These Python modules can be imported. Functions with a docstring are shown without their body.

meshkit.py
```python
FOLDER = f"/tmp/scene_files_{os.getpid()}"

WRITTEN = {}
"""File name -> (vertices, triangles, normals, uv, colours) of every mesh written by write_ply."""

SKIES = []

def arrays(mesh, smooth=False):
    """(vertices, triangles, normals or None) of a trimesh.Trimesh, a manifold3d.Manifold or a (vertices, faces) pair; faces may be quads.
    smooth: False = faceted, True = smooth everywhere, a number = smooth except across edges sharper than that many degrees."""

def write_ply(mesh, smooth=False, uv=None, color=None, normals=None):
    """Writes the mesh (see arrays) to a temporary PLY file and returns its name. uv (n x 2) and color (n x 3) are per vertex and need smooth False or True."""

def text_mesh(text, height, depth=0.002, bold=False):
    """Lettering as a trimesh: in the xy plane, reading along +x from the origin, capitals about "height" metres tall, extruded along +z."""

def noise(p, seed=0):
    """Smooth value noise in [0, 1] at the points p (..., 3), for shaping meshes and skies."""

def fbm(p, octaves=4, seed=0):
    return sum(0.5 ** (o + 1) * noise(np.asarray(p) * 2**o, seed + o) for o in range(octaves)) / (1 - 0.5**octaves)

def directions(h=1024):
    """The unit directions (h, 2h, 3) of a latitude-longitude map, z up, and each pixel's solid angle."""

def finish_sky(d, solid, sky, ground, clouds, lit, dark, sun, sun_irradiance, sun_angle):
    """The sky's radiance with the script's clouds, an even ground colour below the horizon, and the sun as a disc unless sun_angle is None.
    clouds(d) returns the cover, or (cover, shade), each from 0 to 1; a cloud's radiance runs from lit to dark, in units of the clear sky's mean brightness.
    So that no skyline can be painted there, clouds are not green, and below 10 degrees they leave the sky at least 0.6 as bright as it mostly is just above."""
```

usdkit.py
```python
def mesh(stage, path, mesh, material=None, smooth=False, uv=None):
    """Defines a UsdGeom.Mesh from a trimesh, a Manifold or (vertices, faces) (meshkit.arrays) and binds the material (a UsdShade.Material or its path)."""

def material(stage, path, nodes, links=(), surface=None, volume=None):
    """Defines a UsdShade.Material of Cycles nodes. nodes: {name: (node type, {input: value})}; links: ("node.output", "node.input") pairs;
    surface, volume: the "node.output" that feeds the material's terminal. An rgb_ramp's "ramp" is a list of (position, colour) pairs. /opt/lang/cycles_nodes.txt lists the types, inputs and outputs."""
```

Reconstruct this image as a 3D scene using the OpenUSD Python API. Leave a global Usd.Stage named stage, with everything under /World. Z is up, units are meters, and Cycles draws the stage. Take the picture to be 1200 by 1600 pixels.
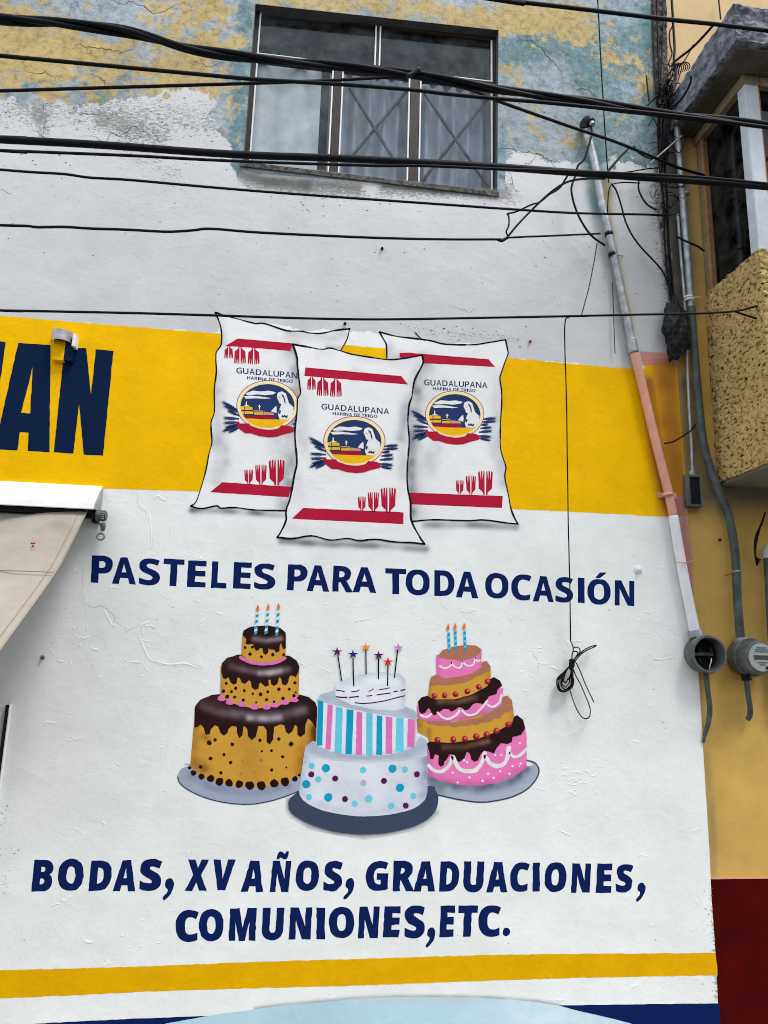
import math, random
import numpy as np, trimesh, usdkit, meshkit
from pxr import Usd, UsdGeom, UsdLux, UsdShade, Gf, Sdf, Vt
from shapely.geometry import Polygon, LineString, MultiPolygon, Point
from shapely.ops import unary_union

stage = Usd.Stage.CreateInMemory()
UsdGeom.SetStageUpAxis(stage, UsdGeom.Tokens.z)
UsdGeom.SetStageMetersPerUnit(stage, 1.0)
UsdGeom.Xform.Define(stage, '/World')
UsdGeom.Scope.Define(stage, '/World/Looks')
random.seed(7)
rng = np.random.default_rng(11)

# ------------------------------------------------------------------ camera, sky, sun, exposure
FPX = 1099.5                       # focal length in pixels of a 1200 x 1600 picture
PITCH, YAW, ROLL = 0.2015, 0.11295, 0.02783
DIST, EYE = 3.3, 1.75
CAM = np.array([0.0, -DIST, EYE])
_cp, _sp, _cy, _sy = math.cos(PITCH), math.sin(PITCH), math.cos(YAW), math.sin(YAW)
FWD = np.array([_sy * _cp, _cy * _cp, _sp])
_r = np.array([_cy, -_sy, 0.0]); _u = np.cross(_r, FWD)
RIGHT = math.cos(ROLL) * _r + math.sin(ROLL) * _u
UP = -math.sin(ROLL) * _r + math.cos(ROLL) * _u
cam = UsdGeom.Camera.Define(stage, '/World/camera')
cam.CreateHorizontalApertureAttr(36.0); cam.CreateVerticalApertureAttr(48.0)
cam.CreateFocalLengthAttr(36.0 * FPX / 1200.0)
cam.CreateClippingRangeAttr(Gf.Vec2f(0.05, 500))
cam.AddTransformOp().Set(Gf.Matrix4d(*RIGHT, 0, *UP, 0, *(-FWD), 0, *CAM, 1))
cam.CreateExposureAttr(1.38)

SUN = np.array([0.38, -0.45, 1.2]); SUN /= np.linalg.norm(SUN)
sun_el, sun_rot = math.asin(SUN[2]), math.atan2(SUN[0], SUN[1])
sky_look = usdkit.material(stage, '/World/Looks/sky', {
    'tc': ('texture_coordinate', {}),
    'mp': ('mapping', {'scale': (1.0, 1.0, 2.2)}),
    'n': ('noise_texture', {'scale': 2.2, 'detail': 7.0, 'roughness': 0.55}),
    'r': ('rgb_ramp', {'ramp': [(0.0, (0.62, 0.62, 0.62)), (0.42, (0.72, 0.72, 0.72)), (0.62, (1.0, 1.0, 1.0))]}),
    's': ('sky_texture', {'sky_type': 'single_scattering', 'sun_disc': False, 'sun_elevation': sun_el, 'sun_rotation': sun_rot, 'altitude': 2200.0}),
    'm': ('mix', {'mix_type': 'mix', 'color2': (6.1, 6.25, 6.35)}),
    'b': ('background_shader', {'strength': 0.10})},
    [('tc.generated', 'mp.vector'), ('mp.vector', 'n.vector'), ('n.fac', 'r.fac'), ('r.color', 'm.fac'), ('s.color', 'm.color1'), ('m.color', 'b.color')], surface='b.background')
dome = UsdLux.DomeLight.Define(stage, '/World/sky')
UsdShade.MaterialBindingAPI.Apply(dome.GetPrim()).Bind(sky_look)
dome.GetPrim().SetCustomDataByKey('kind', 'structure')
sun = UsdLux.DistantLight.Define(stage, '/World/sun')
sun.CreateIntensityAttr(0.36); sun.CreateAngleAttr(20.0); sun.CreateNormalizeAttr(True)
sun.CreateColorAttr(Gf.Vec3f(1.0, 0.97, 0.93))
_z = SUN; _x = np.cross([0, 0, 1.0], _z); _x /= np.linalg.norm(_x); _y = np.cross(_z, _x)
sun.AddTransformOp().Set(Gf.Matrix4d(*_x, 0, *_y, 0, *_z, 0, 0, 0, 20, 1))

# ------------------------------------------------------------------ where a sight line meets a plane
def ray(px, py):
    return RIGHT * ((px - 600.0) / FPX) + UP * ((800.0 - py) / FPX) + FWD
def Q(px, py, y=0.0):
    d = ray(px, py); return CAM + d * ((y - CAM[1]) / d[1])
def QX(px, py, x):
    d = ray(px, py); return CAM + d * ((x - CAM[0]) / d[0])
def QN(P2, y=0.0):
    P2 = np.asarray(P2, float)
    d = RIGHT[None] * ((P2[:, :1] - 600.0) / FPX) + UP[None] * ((800.0 - P2[:, 1:2]) / FPX) + FWD[None]
    return CAM + d * ((y - CAM[1]) / d[:, 1:2])

# ------------------------------------------------------------------ scene helpers
used = {}
def numbered(parent, name):
    k = (parent, name); used[k] = used.get(k, 0) + 1
    return name if used[k] == 1 else '%s_%03d' % (name, used[k] - 1)
base_of = {}
def thing(name, label, cat, base=(0, 0, 0), group=None, kind=None):
    p = '/World/' + numbered('/World', name)
    x = UsdGeom.Xform.Define(stage, p); x.AddTranslateOp().Set(Gf.Vec3d(*map(float, base)))
    base_of[p] = np.array(base, float)
    o = x.GetPrim()
    if label: o.SetCustomDataByKey('label', label)
    if cat: o.SetCustomDataByKey('category', cat)
    if group: o.SetCustomDataByKey('group', group)
    if kind: o.SetCustomDataByKey('kind', kind)
    return p
def obj(parent, name, mesh, mat, smooth=False, label=None, kind=None, cat=None, group=None, attrs=None):
    parent = parent or '/World'
    p = parent + '/' + numbered(parent, name)
    b = base_of.get(parent, np.zeros(3)); base_of[p] = b
    if isinstance(mesh, tuple): v, f = np.asarray(mesh[0], float), np.asarray(mesh[1], int)
    elif hasattr(mesh, 'to_mesh'):
        mm = mesh.to_mesh(); v, f = np.asarray(mm.vert_properties[:, :3], float), np.asarray(mm.tri_verts)
    else: v, f = np.array(mesh.vertices), np.array(mesh.faces)
    m = usdkit.mesh(stage, p, (v - b, f), LOOK[mat] if isinstance(mat, str) else mat, smooth)
    for k, (typ, val) in (attrs or {}).items():
        pv = UsdGeom.PrimvarsAPI(m).CreatePrimvar(k, typ, 'vertex')
        pv.Set(Vt.Vec3fArray.FromNumpy(np.asarray(val, np.float32)) if np.ndim(val) == 2 else Vt.FloatArray.FromNumpy(np.asarray(val, np.float32)))
    pr = m.GetPrim()
    for k, val in (('label', label), ('kind', kind), ('category', cat), ('group', group)):
        if val: pr.SetCustomDataByKey(k, val)
    return p

# ------------------------------------------------------------------ materials
LOOK = {}
def lin(r, g, b, k=1.0):
    f = lambda c: (c / 255 / 12.92 if c <= 10 else ((c / 255 + 0.055) / 1.055) ** 2.4) * k
    return (f(r), f(g), f(b))
def wall_bump(n, l, strength=0.8, dist=0.0026):
    n.update({'g': ('geometry', {}), 'bm1': ('mapping', {'scale': (1.0, 1.0, 1.25), 'rotation': (0, 0.35, 0)}),
              'bn0': ('noise_texture', {'scale': 3.2, 'detail': 2.0, 'roughness': 0.5}),
              'bn1': ('noise_texture', {'scale': 15.0, 'detail': 4.0, 'roughness': 0.55, 'distortion': 0.8}),
              'bn2': ('noise_texture', {'type': 'ridged_multifractal', 'scale': 5.0, 'detail': 4.0, 'roughness': 0.45, 'distortion': 1.6}),
              'bn3': ('noise_texture', {'scale': 150.0, 'detail': 2.0}),
              'b0': ('math', {'math_type': 'multiply', 'value2': 3.2}), 'ba': ('math', {'math_type': 'multiply_add', 'value2': 0.16}), 'bc': ('math', {'math_type': 'multiply_add', 'value2': 0.75}), 'bb': ('math', {'math_type': 'multiply_add', 'value2': 0.20}),
              'bump': ('bump', {'strength': strength, 'distance': dist})})
    l += [('g.position', 'bm1.vector'), ('bm1.vector', 'bn1.vector'), ('g.position', 'bn0.vector'), ('bm1.vector', 'bn2.vector'), ('g.position', 'bn3.vector'), ('bn0.fac', 'b0.value1'), ('b0.value', 'ba.value3'),
          ('bn2.fac', 'ba.value1'), ('bn1.fac', 'bc.value1'), ('ba.value', 'bc.value3'), ('bn3.fac', 'bb.value1'), ('bc.value', 'bb.value3'), ('bb.value', 'bump.height'), ('bump.normal', 'p.normal')]
def paint_look(name, col, rough=0.72, var=0.16, spec=0.05, bump=1.0):
    n = {'vn': ('noise_texture', {'scale': 5.0, 'detail': 7.0, 'roughness': 0.7}), 'sm': ('mapping', {'scale': (0.35, 1.0, 1.0), 'rotation': (0, 0.6, 0)}), 'sn': ('noise_texture', {'scale': 85.0, 'detail': 3.0, 'roughness': 0.6}), 'sr': ('rgb_ramp', {'ramp': [(0.3, (0.93, 0.93, 0.93)), (0.6, (1, 1, 1))]}), 'sx': ('mix', {'mix_type': 'multiply', 'fac': 1.0}), 'p': ('principled_bsdf', {'roughness': rough, 'specular_ior_level': spec}),
         'vr': ('rgb_ramp', {'ramp': [(0.25, tuple(c * (1 - var) for c in col)), (0.75, tuple(min(c * (1 + var * 0.4), 0.92) for c in col))]})}
    l = [('g.position', 'vn.vector'), ('vn.fac', 'vr.fac'), ('g.position', 'sm.vector'), ('sm.vector', 'sn.vector'), ('sn.fac', 'sr.fac'), ('vr.color', 'sx.color1'), ('sr.color', 'sx.color2'), ('sx.color', 'p.base_color')]
    wall_bump(n, l)
    LOOK[name] = usdkit.material(stage, '/World/Looks/' + name, n, l, surface='p.BSDF'); return name
def plain(name, col, rough=0.5, metal=0.0, noise=0.15, nscale=30.0, spec=0.22, bump=0.0, bscale=80.0, coat=0.0):
    n = {'tc': ('texture_coordinate', {}), 'vn': ('noise_texture', {'scale': nscale, 'detail': 5.0, 'roughness': 0.6}),
         'vr': ('rgb_ramp', {'ramp': [(0.3, tuple(c * (1 - noise) for c in col)), (0.7, tuple(min(c * (1 + noise), 0.95) for c in col))]}),
         'p': ('principled_bsdf', {'roughness': rough, 'metallic': metal, 'specular_ior_level': spec, 'coat_weight': coat})}
    l = [('tc.object', 'vn.vector'), ('vn.fac', 'vr.fac'), ('vr.color', 'p.base_color')]
    if bump:
        n.update({'bn': ('noise_texture', {'scale': bscale, 'detail': 4.0}), 'bump': ('bump', {'strength': 1.0, 'distance': bump})})
        l += [('tc.object', 'bn.vector'), ('bn.fac', 'bump.height'), ('bump.normal', 'p.normal')]
    LOOK[name] = usdkit.material(stage, '/World/Looks/' + name, n, l, surface='p.BSDF'); return name
K = 1.08
NAVY = lin(10, 30, 84, K); NAVY2 = lin(8, 30, 62, K); YEL = (0.86, 0.485, 0.0006); YEL2 = (0.72, 0.39, 0.0006); RED = lin(172, 26, 56, K); WHITE = (0.815, 0.845, 0.84)
for nm, c in {'paint_navy': NAVY, 'paint_navy_grey': NAVY2, 'paint_yellow': YEL, 'paint_yellow_stripe': YEL2, 'paint_red': RED, 'paint_black': lin(22, 22, 32, K),
              'paint_pale_blue': lin(188, 214, 224, K), 'paint_ribbon': lin(150, 25, 48, K), 'paint_cream': lin(238, 220, 160, K), 'paint_emblem_navy': lin(38, 56, 98, K),
              'paint_emblem_yellow': lin(236, 178, 25, K), 'paint_white_detail': (0.80, 0.80, 0.81), 'paint_teal': lin(20, 152, 188, K), 'paint_cyan': lin(100, 196, 222, K),
              'paint_plum': lin(88, 22, 78, K), 'paint_pink': lin(218, 112, 176, K), 'paint_lilac': lin(176, 172, 190, K), 'paint_orange': lin(222, 122, 45, K),
              'paint_chocolate': lin(36, 16, 18, K), 'paint_ochre': lin(198, 150, 58, K), 'paint_cherry': lin(160, 16, 42, K), 'paint_brown': lin(168, 114, 88, K),
              'paint_blue': lin(20, 48, 130, K), 'paint_amber': lin(232, 150, 20, K), 'paint_scarlet': lin(220, 30, 50, K), 'paint_orchid': lin(200, 130, 190, K),
              'paint_salmon': lin(196, 142, 132, K), 'paint_rust_orange': (0.36, 0.165, 0.006), 'paint_dark_plate': lin(52, 68, 98, K), 'paint_outline_grey': lin(54, 66, 92, K)}.items():
    paint_look(nm, c)
# airbrushed paint: the colour of the spray is a property of each point of the paint
n = {'a': ('attribute', {'attribute': 'Cd'}), 'p': ('principled_bsdf', {'roughness': 0.7, 'specular_ior_level': 0.1}),
     'vn': ('noise_texture', {'scale': 7.0, 'detail': 6.0, 'roughness': 0.65}), 'vr': ('rgb_ramp', {'ramp': [(0.25, (0.91, 0.91, 0.91)), (0.7, (1, 1, 1))]}), 'mx': ('mix', {'mix_type': 'multiply', 'fac': 1.0})}
l = [('a.color', 'mx.color1'), ('g.position', 'vn.vector'), ('vn.fac', 'vr.fac'), ('vr.color', 'mx.color2'), ('mx.color', 'p.base_color')]
wall_bump(n, l)
LOOK['airbrush'] = usdkit.material(stage, '/World/Looks/airbrush', n, l, surface='p.BSDF')
# thin spray mist, covering more or less of what lies under it
def mist(name, col):
    n = {'a': ('attribute', {'attribute': 'cover'}), 't': ('transparent_bsdf', {}), 'p': ('principled_bsdf', {'roughness': 0.7, 'base_color': col, 'specular_ior_level': 0.2}), 'm': ('mix_closure', {})}
    l = [('a.fac', 'm.fac'), ('t.BSDF', 'm.closure1'), ('p.BSDF', 'm.closure2')]
    wall_bump(n, l)
    LOOK[name] = usdkit.material(stage, '/World/Looks/' + name, n, l, surface='m.closure')
mist('spray_grey', lin(96, 100, 112)); mist('spray_rust_and_shade', (0.36, 0.15, 0.02)); mist('spray_pink', lin(176, 118, 112)); mist('spray_ochre', lin(168, 138, 62)); mist('grime_and_shade', (0.10, 0.105, 0.10)); mist('spray_teal', lin(70, 120, 118))  # the rust mist and the dark mist also paint shade from the bay
for _nm, _wh in (('white_paint', WHITE), ('old_white_paint', (0.555, 0.57, 0.59))):
    # white wall paint with worn, flecked places
    n = {'w': ('attribute', {'attribute': 'wear'}), 'th': ('attribute', {'attribute': 'thin'}), 'tn': ('noise_texture', {'scale': 20.0, 'detail': 9.0, 'roughness': 0.75, 'distortion': 0.6}), 'ta': ('math', {'math_type': 'add'}), 'ts': ('math', {'math_type': 'multiply_add', 'value2': 30.0, 'value3': -24.0, 'use_clamp': True}), 'tb': ('transparent_bsdf', {}), 'tm': ('mix_closure', {}), 'p': ('principled_bsdf', {'roughness': 0.5, 'specular_ior_level': 0.3}),
         'vn': ('noise_texture', {'scale': 3.0, 'detail': 8.0, 'roughness': 0.7}), 'vr': ('rgb_ramp', {'ramp': [(0.25, tuple(c * 0.84 for c in _wh)), (0.68, _wh)]}),
         'fm': ('mapping', {'scale': (1.0, 1.0, 2.6)}), 'fn': ('noise_texture', {'type': 'ridged_multifractal', 'scale': 13.0, 'detail': 8.0, 'roughness': 0.7, 'distortion': 1.5}),
         'f2': ('noise_texture', {'scale': 46.0, 'detail': 6.0, 'roughness': 0.7, 'distortion': 1.0}),
         'fa': ('math', {'math_type': 'multiply_add', 'value2': 0.25}), 'fb': ('math', {'math_type': 'multiply_add', 'value2': 0.36}),
         'fr': ('rgb_ramp', {'ramp': [(0.70, (0, 0, 0)), (0.80, (0.85, 0.85, 0.85))]}), 'mx': ('mix', {'color2': (0.16, 0.155, 0.145)})}
    l = [('g.position', 'vn.vector'), ('vn.fac', 'vr.fac'), ('g.position', 'fm.vector'), ('fm.vector', 'f2.vector'), ('fm.vector', 'fn.vector'), ('w.fac', 'fb.value1'), ('f2.fac', 'fb.value3'),
         ('fn.fac', 'fa.value1'), ('fb.value', 'fa.value3'), ('fb.value', 'fr.fac'), ('fr.color', 'mx.fac'), ('vr.color', 'mx.color1'), ('mx.color', 'p.base_color')]
    wall_bump(n, l, 0.8, 0.0026)
    LOOK[_nm] = usdkit.material(stage, '/World/Looks/' + _nm, n, l + [('g.position', 'tn.vector'), ('th.fac', 'ta.value1'), ('tn.fac', 'ta.value2'), ('ta.value', 'ts.value1'), ('ts.value', 'tm.fac'), ('p.BSDF', 'tm.closure1'), ('tb.BSDF', 'tm.closure2')], surface='tm.closure')
# old layers of paint above: pale blue, teal, ochre
n = {'o': ('attribute', {'attribute': 'ochre'}), 't': ('attribute', {'attribute': 'teal'}), 'p': ('principled_bsdf', {'roughness': 0.8, 'specular_ior_level': 0.2}),
     'b1': ('noise_texture', {'scale': 9.0, 'detail': 10.0, 'roughness': 0.8, 'distortion': 0.5}), 'b2': ('noise_texture', {'scale': 6.0, 'detail': 10.0, 'roughness': 0.78, 'distortion': 0.4}),
     'm2': ('mapping', {'location': (3.1, 1.7, 9.2)}), 'b3': ('noise_texture', {'scale': 26.0, 'detail': 9.0, 'roughness': 0.72}),
     'ao': ('math', {'math_type': 'multiply_add', 'value2': 0.50}), 'at': ('math', {'math_type': 'multiply_add', 'value2': 0.60}),
     'r0': ('rgb_ramp', {'ramp': [(0.3, lin(128, 142, 152)), (0.5, lin(152, 164, 174)), (0.7, lin(176, 184, 192))]}),
     'rt': ('rgb_ramp', {'ramp': [(0.53, (0, 0, 0)), (0.68, (0.88, 0.88, 0.88))]}), 'ro': ('rgb_ramp', {'ramp': [(0.548, (0, 0, 0)), (0.59, (0.8, 0.8, 0.8)), (0.66, (0.94, 0.94, 0.94))]}),
     'rs': ('rgb_ramp', {'ramp': [(0.3, (0.5, 0.5, 0.5)), (0.48, (1, 1, 1))]}),
     'cy': ('rgb_ramp', {'ramp': [(0.3, lin(168, 142, 84)), (0.7, lin(204, 180, 122))]}), 'ct': ('rgb_ramp', {'ramp': [(0.3, lin(62, 104, 112)), (0.7, lin(116, 146, 150))]}),
     'x1': ('mix', {}), 'x2': ('mix', {}), 'x3': ('mix', {'mix_type': 'multiply', 'fac': 0.75}), 'cd': ('noise_texture', {'scale': 6.0, 'detail': 4.0}), 'cm': ('mix', {'mix_type': 'add', 'fac': 0.35}), 'cv': ('voronoi_texture', {'feature': 'distance_to_edge', 'scale': 7.0}), 'cr': ('rgb_ramp', {'ramp': [(0.0, (0.35, 0.34, 0.33)), (0.018, (1, 1, 1))]}), 'cn': ('noise_texture', {'scale': 4.0, 'detail': 3.0}), 'cw': ('rgb_ramp', {'ramp': [(0.48, (0, 0, 0)), (0.6, (0.8, 0.8, 0.8))]}), 'x4': ('mix', {'mix_type': 'multiply'}), 'dn': ('noise_texture', {'scale': 2.6, 'detail': 7.0, 'roughness': 0.7}), 'dr': ('rgb_ramp', {'ramp': [(0.3, (0.62, 0.63, 0.62)), (0.62, (1, 1, 1))]}), 'x5': ('mix', {'mix_type': 'multiply', 'fac': 1.0})}
l = [('g.position', 'b1.vector'), ('g.position', 'm2.vector'), ('m2.vector', 'b2.vector'), ('g.position', 'b3.vector'), ('o.fac', 'ao.value1'), ('b1.fac', 'ao.value3'), ('t.fac', 'at.value1'), ('b2.fac', 'at.value3'),
     ('ao.value', 'ro.fac'), ('at.value', 'rt.fac'), ('b3.fac', 'r0.fac'), ('b3.fac', 'cy.fac'), ('b3.fac', 'ct.fac'), ('rt.color', 'x1.fac'), ('r0.color', 'x1.color1'), ('ct.color', 'x1.color2'),
     ('ro.color', 'x2.fac'), ('x1.color', 'x2.color1'), ('cy.color', 'x2.color2'), ('b3.fac', 'rs.fac'), ('x2.color', 'x3.color1'), ('rs.color', 'x3.color2'), ('g.position', 'cd.vector'), ('g.position', 'cm.color1'), ('cd.color', 'cm.color2'), ('cm.color', 'cv.vector'), ('cv.distance', 'cr.fac'), ('g.position', 'cn.vector'), ('cn.fac', 'cw.fac'), ('cw.color', 'x4.fac'), ('x3.color', 'x4.color1'), ('cr.color', 'x4.color2'), ('g.position', 'dn.vector'), ('dn.fac', 'dr.fac'), ('x4.color', 'x5.color1'), ('dr.color', 'x5.color2'), ('x5.color', 'p.base_color')]
wall_bump(n, l, 1.0, 0.0045)
LOOK['old_paint'] = usdkit.material(stage, '/World/Looks/old_paint', n, l, surface='p.BSDF')

plain('reveal', (0.07, 0.07, 0.072), 0.95, noise=0.3, nscale=12)
plain('concrete', (0.24, 0.235, 0.225), 0.9, bump=0.004, noise=0.35, nscale=9)
paint_look('plaster_ridge', WHITE, var=0.05)
plain('chip_dark', (0.13, 0.125, 0.115), 0.95, noise=0.4)
plain('rough_masonry', (0.12, 0.115, 0.105), 0.95, bump=0.008, noise=0.7, nscale=45, bscale=60)
plain('slab_concrete', (0.155, 0.165, 0.20), 0.95, bump=0.010, noise=0.75, nscale=16, bscale=60)
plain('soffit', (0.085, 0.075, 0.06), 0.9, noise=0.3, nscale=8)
plain('ochre_wall', (0.56, 0.355, 0.092), 0.8, noise=0.16, nscale=3, bump=0.001, bscale=60)
plain('pale_ochre_wall', lin(192, 164, 124), 0.85, noise=0.10, nscale=4, bump=0.001, bscale=40)
plain('oxblood_wall', (0.058, 0.0010, 0.0008), 0.75, noise=0.30, nscale=5, bump=0.001, spec=0.06)
plain('bay_underside', lin(120, 118, 105), 0.9, noise=0.12, nscale=6)
plain('steel_brown', (0.028, 0.018, 0.016), 0.55, noise=0.3)
plain('window_bead', (0.72, 0.72, 0.74), 0.4, noise=0.08)
plain('galvanised', (0.33, 0.355, 0.38), 0.48, metal=0.55, noise=0.45, nscale=18)
plain('grey_pipe', (0.070, 0.090, 0.092), 0.55, metal=0.2, noise=0.45, nscale=14)
plain('meter_grey', (0.105, 0.115, 0.11), 0.5, metal=0.3, noise=0.4, nscale=25)
plain('black_plastic', (0.006, 0.007, 0.010), 0.5, noise=0.2, spec=0.2)
plain('cable_black', (0.0035, 0.004, 0.007), 0.6, noise=0.3, nscale=60, spec=0.12)
plain('wire_dark', (0.008, 0.008, 0.011), 0.6, noise=0.3, spec=0.12)
plain('white_metal', (0.83, 0.84, 0.83), 0.4, noise=0.08, nscale=14)
plain('dark_inside', (0.012, 0.011, 0.010), 0.9, noise=0.2)
plain('pink_pipe', lin(206, 150, 134), 0.5, noise=0.12, nscale=14)
plain('white_pipe', (0.70, 0.69, 0.74), 0.5, noise=0.08, nscale=14)
plain('canvas', (0.30, 0.275, 0.235), 0.9, noise=0.12, nscale=8, bump=0.0006, bscale=400)
plain('canvas_seam', (0.27, 0.235, 0.185), 0.9, noise=0.1)
plain('gear_steel', (0.13, 0.13, 0.135), 0.4, metal=0.7, noise=0.4, nscale=60)
plain('lamp_grey', (0.36, 0.36, 0.38), 0.4, metal=0.5, noise=0.2, nscale=30)
plain('curtain', (0.30, 0.32, 0.36), 0.9, noise=0.2, nscale=4)
plain('pale_curtain', (0.50, 0.53, 0.52), 0.9, noise=0.22, nscale=9)
plain('room_dark', (0.022, 0.028, 0.042), 0.9, noise=0.2)
plain('post_grey', (0.46, 0.50, 0.55), 0.6, noise=0.12, nscale=12)
plain('rust', (0.30, 0.105, 0.025), 0.85, noise=0.4, nscale=40)
plain('beam_brown', (0.22, 0.17, 0.10), 0.85, noise=0.25, nscale=10)
plain('asphalt', (0.05, 0.05, 0.052), 0.9, noise=0.25, nscale=40, bump=0.002)
plain('pavement', (0.28, 0.275, 0.265), 0.9, noise=0.2, nscale=6, bump=0.001)
plain('meter_dial', (0.30, 0.32, 0.32), 0.5, noise=0.05)
plain('display_dark', (0.05, 0.06, 0.06), 0.3, noise=0.05)
# stucco thrown on the bay: lumps with dark pits between them
n = {'g': ('geometry', {}), 'mp': ('mapping', {'scale': (1.0, 0.75, 1.25)}), 'n1': ('noise_texture', {'scale': 52.0, 'detail': 5.0, 'roughness': 0.6, 'distortion': 0.5}), 'n2': ('noise_texture', {'scale': 7.0, 'detail': 4.0}),
     'r': ('rgb_ramp', {'ramp': [(0.34, lin(44, 36, 20)), (0.41, lin(134, 110, 66)), (0.455, lin(198, 170, 112)), (0.8, lin(220, 196, 142))]}), 'p': ('principled_bsdf', {'roughness': 0.9, 'specular_ior_level': 0.1}),
     'r2': ('rgb_ramp', {'ramp': [(0.3, (0.78, 0.78, 0.78)), (0.7, (1, 1, 1))]}), 'mx': ('mix', {'mix_type': 'multiply', 'fac': 1.0}), 'b': ('bump', {'strength': 1.0, 'distance': 0.02})}
LOOK['stucco'] = usdkit.material(stage, '/World/Looks/stucco', n, [('g.position', 'mp.vector'), ('mp.vector', 'n1.vector'), ('g.position', 'n2.vector'), ('n2.fac', 'r2.fac'), ('r.color', 'mx.color1'), ('r2.color', 'mx.color2'), ('n1.fac', 'r.fac'), ('mx.color', 'p.base_color'), ('n1.fac', 'b.height'), ('b.normal', 'p.normal')], surface='p.BSDF')
def pane(name, tint, f0):
    LOOK[name] = usdkit.material(stage, '/World/Looks/' + name, {'f': ('layer_weight', {'blend': 0.5}), 'pw': ('math', {'math_type': 'power', 'value2': 4.0}), 'ad': ('math', {'math_type': 'multiply_add', 'value2': 0.7, 'value3': f0, 'use_clamp': True}),
        'dn': ('noise_texture', {'scale': 9.0, 'detail': 6.0, 'roughness': 0.65}), 'g': ('geometry', {}), 'dr': ('rgb_ramp', {'ramp': [(0.40, (0, 0, 0)), (0.78, (0.055, 0.055, 0.055))]}), 'dd': ('diffuse_bsdf', {'color': (0.30, 0.31, 0.31)}), 'm2': ('mix_closure', {}),
        't': ('transparent_bsdf', {'color': tint}), 'gl': ('glossy_bsdf', {'roughness': 0.03, 'color': (0.85, 0.93, 1.0)}), 'm': ('mix_closure', {})},
        [('f.facing', 'pw.value1'), ('pw.value', 'ad.value1'), ('ad.value', 'm.fac'), ('t.BSDF', 'm.closure1'), ('gl.BSDF', 'm.closure2'), ('g.position', 'dn.vector'), ('dn.fac', 'dr.fac'), ('dr.color', 'm2.fac'), ('m.closure', 'm2.closure1'), ('dd.BSDF', 'm2.closure2')], surface='m2.closure')
pane('window_glass', (0.93, 0.95, 0.97), 0.016); pane('tinted_glass', (0.05, 0.07, 0.10), 0.022); pane('meter_glass', (0.85, 0.88, 0.87), 0.02)

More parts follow.
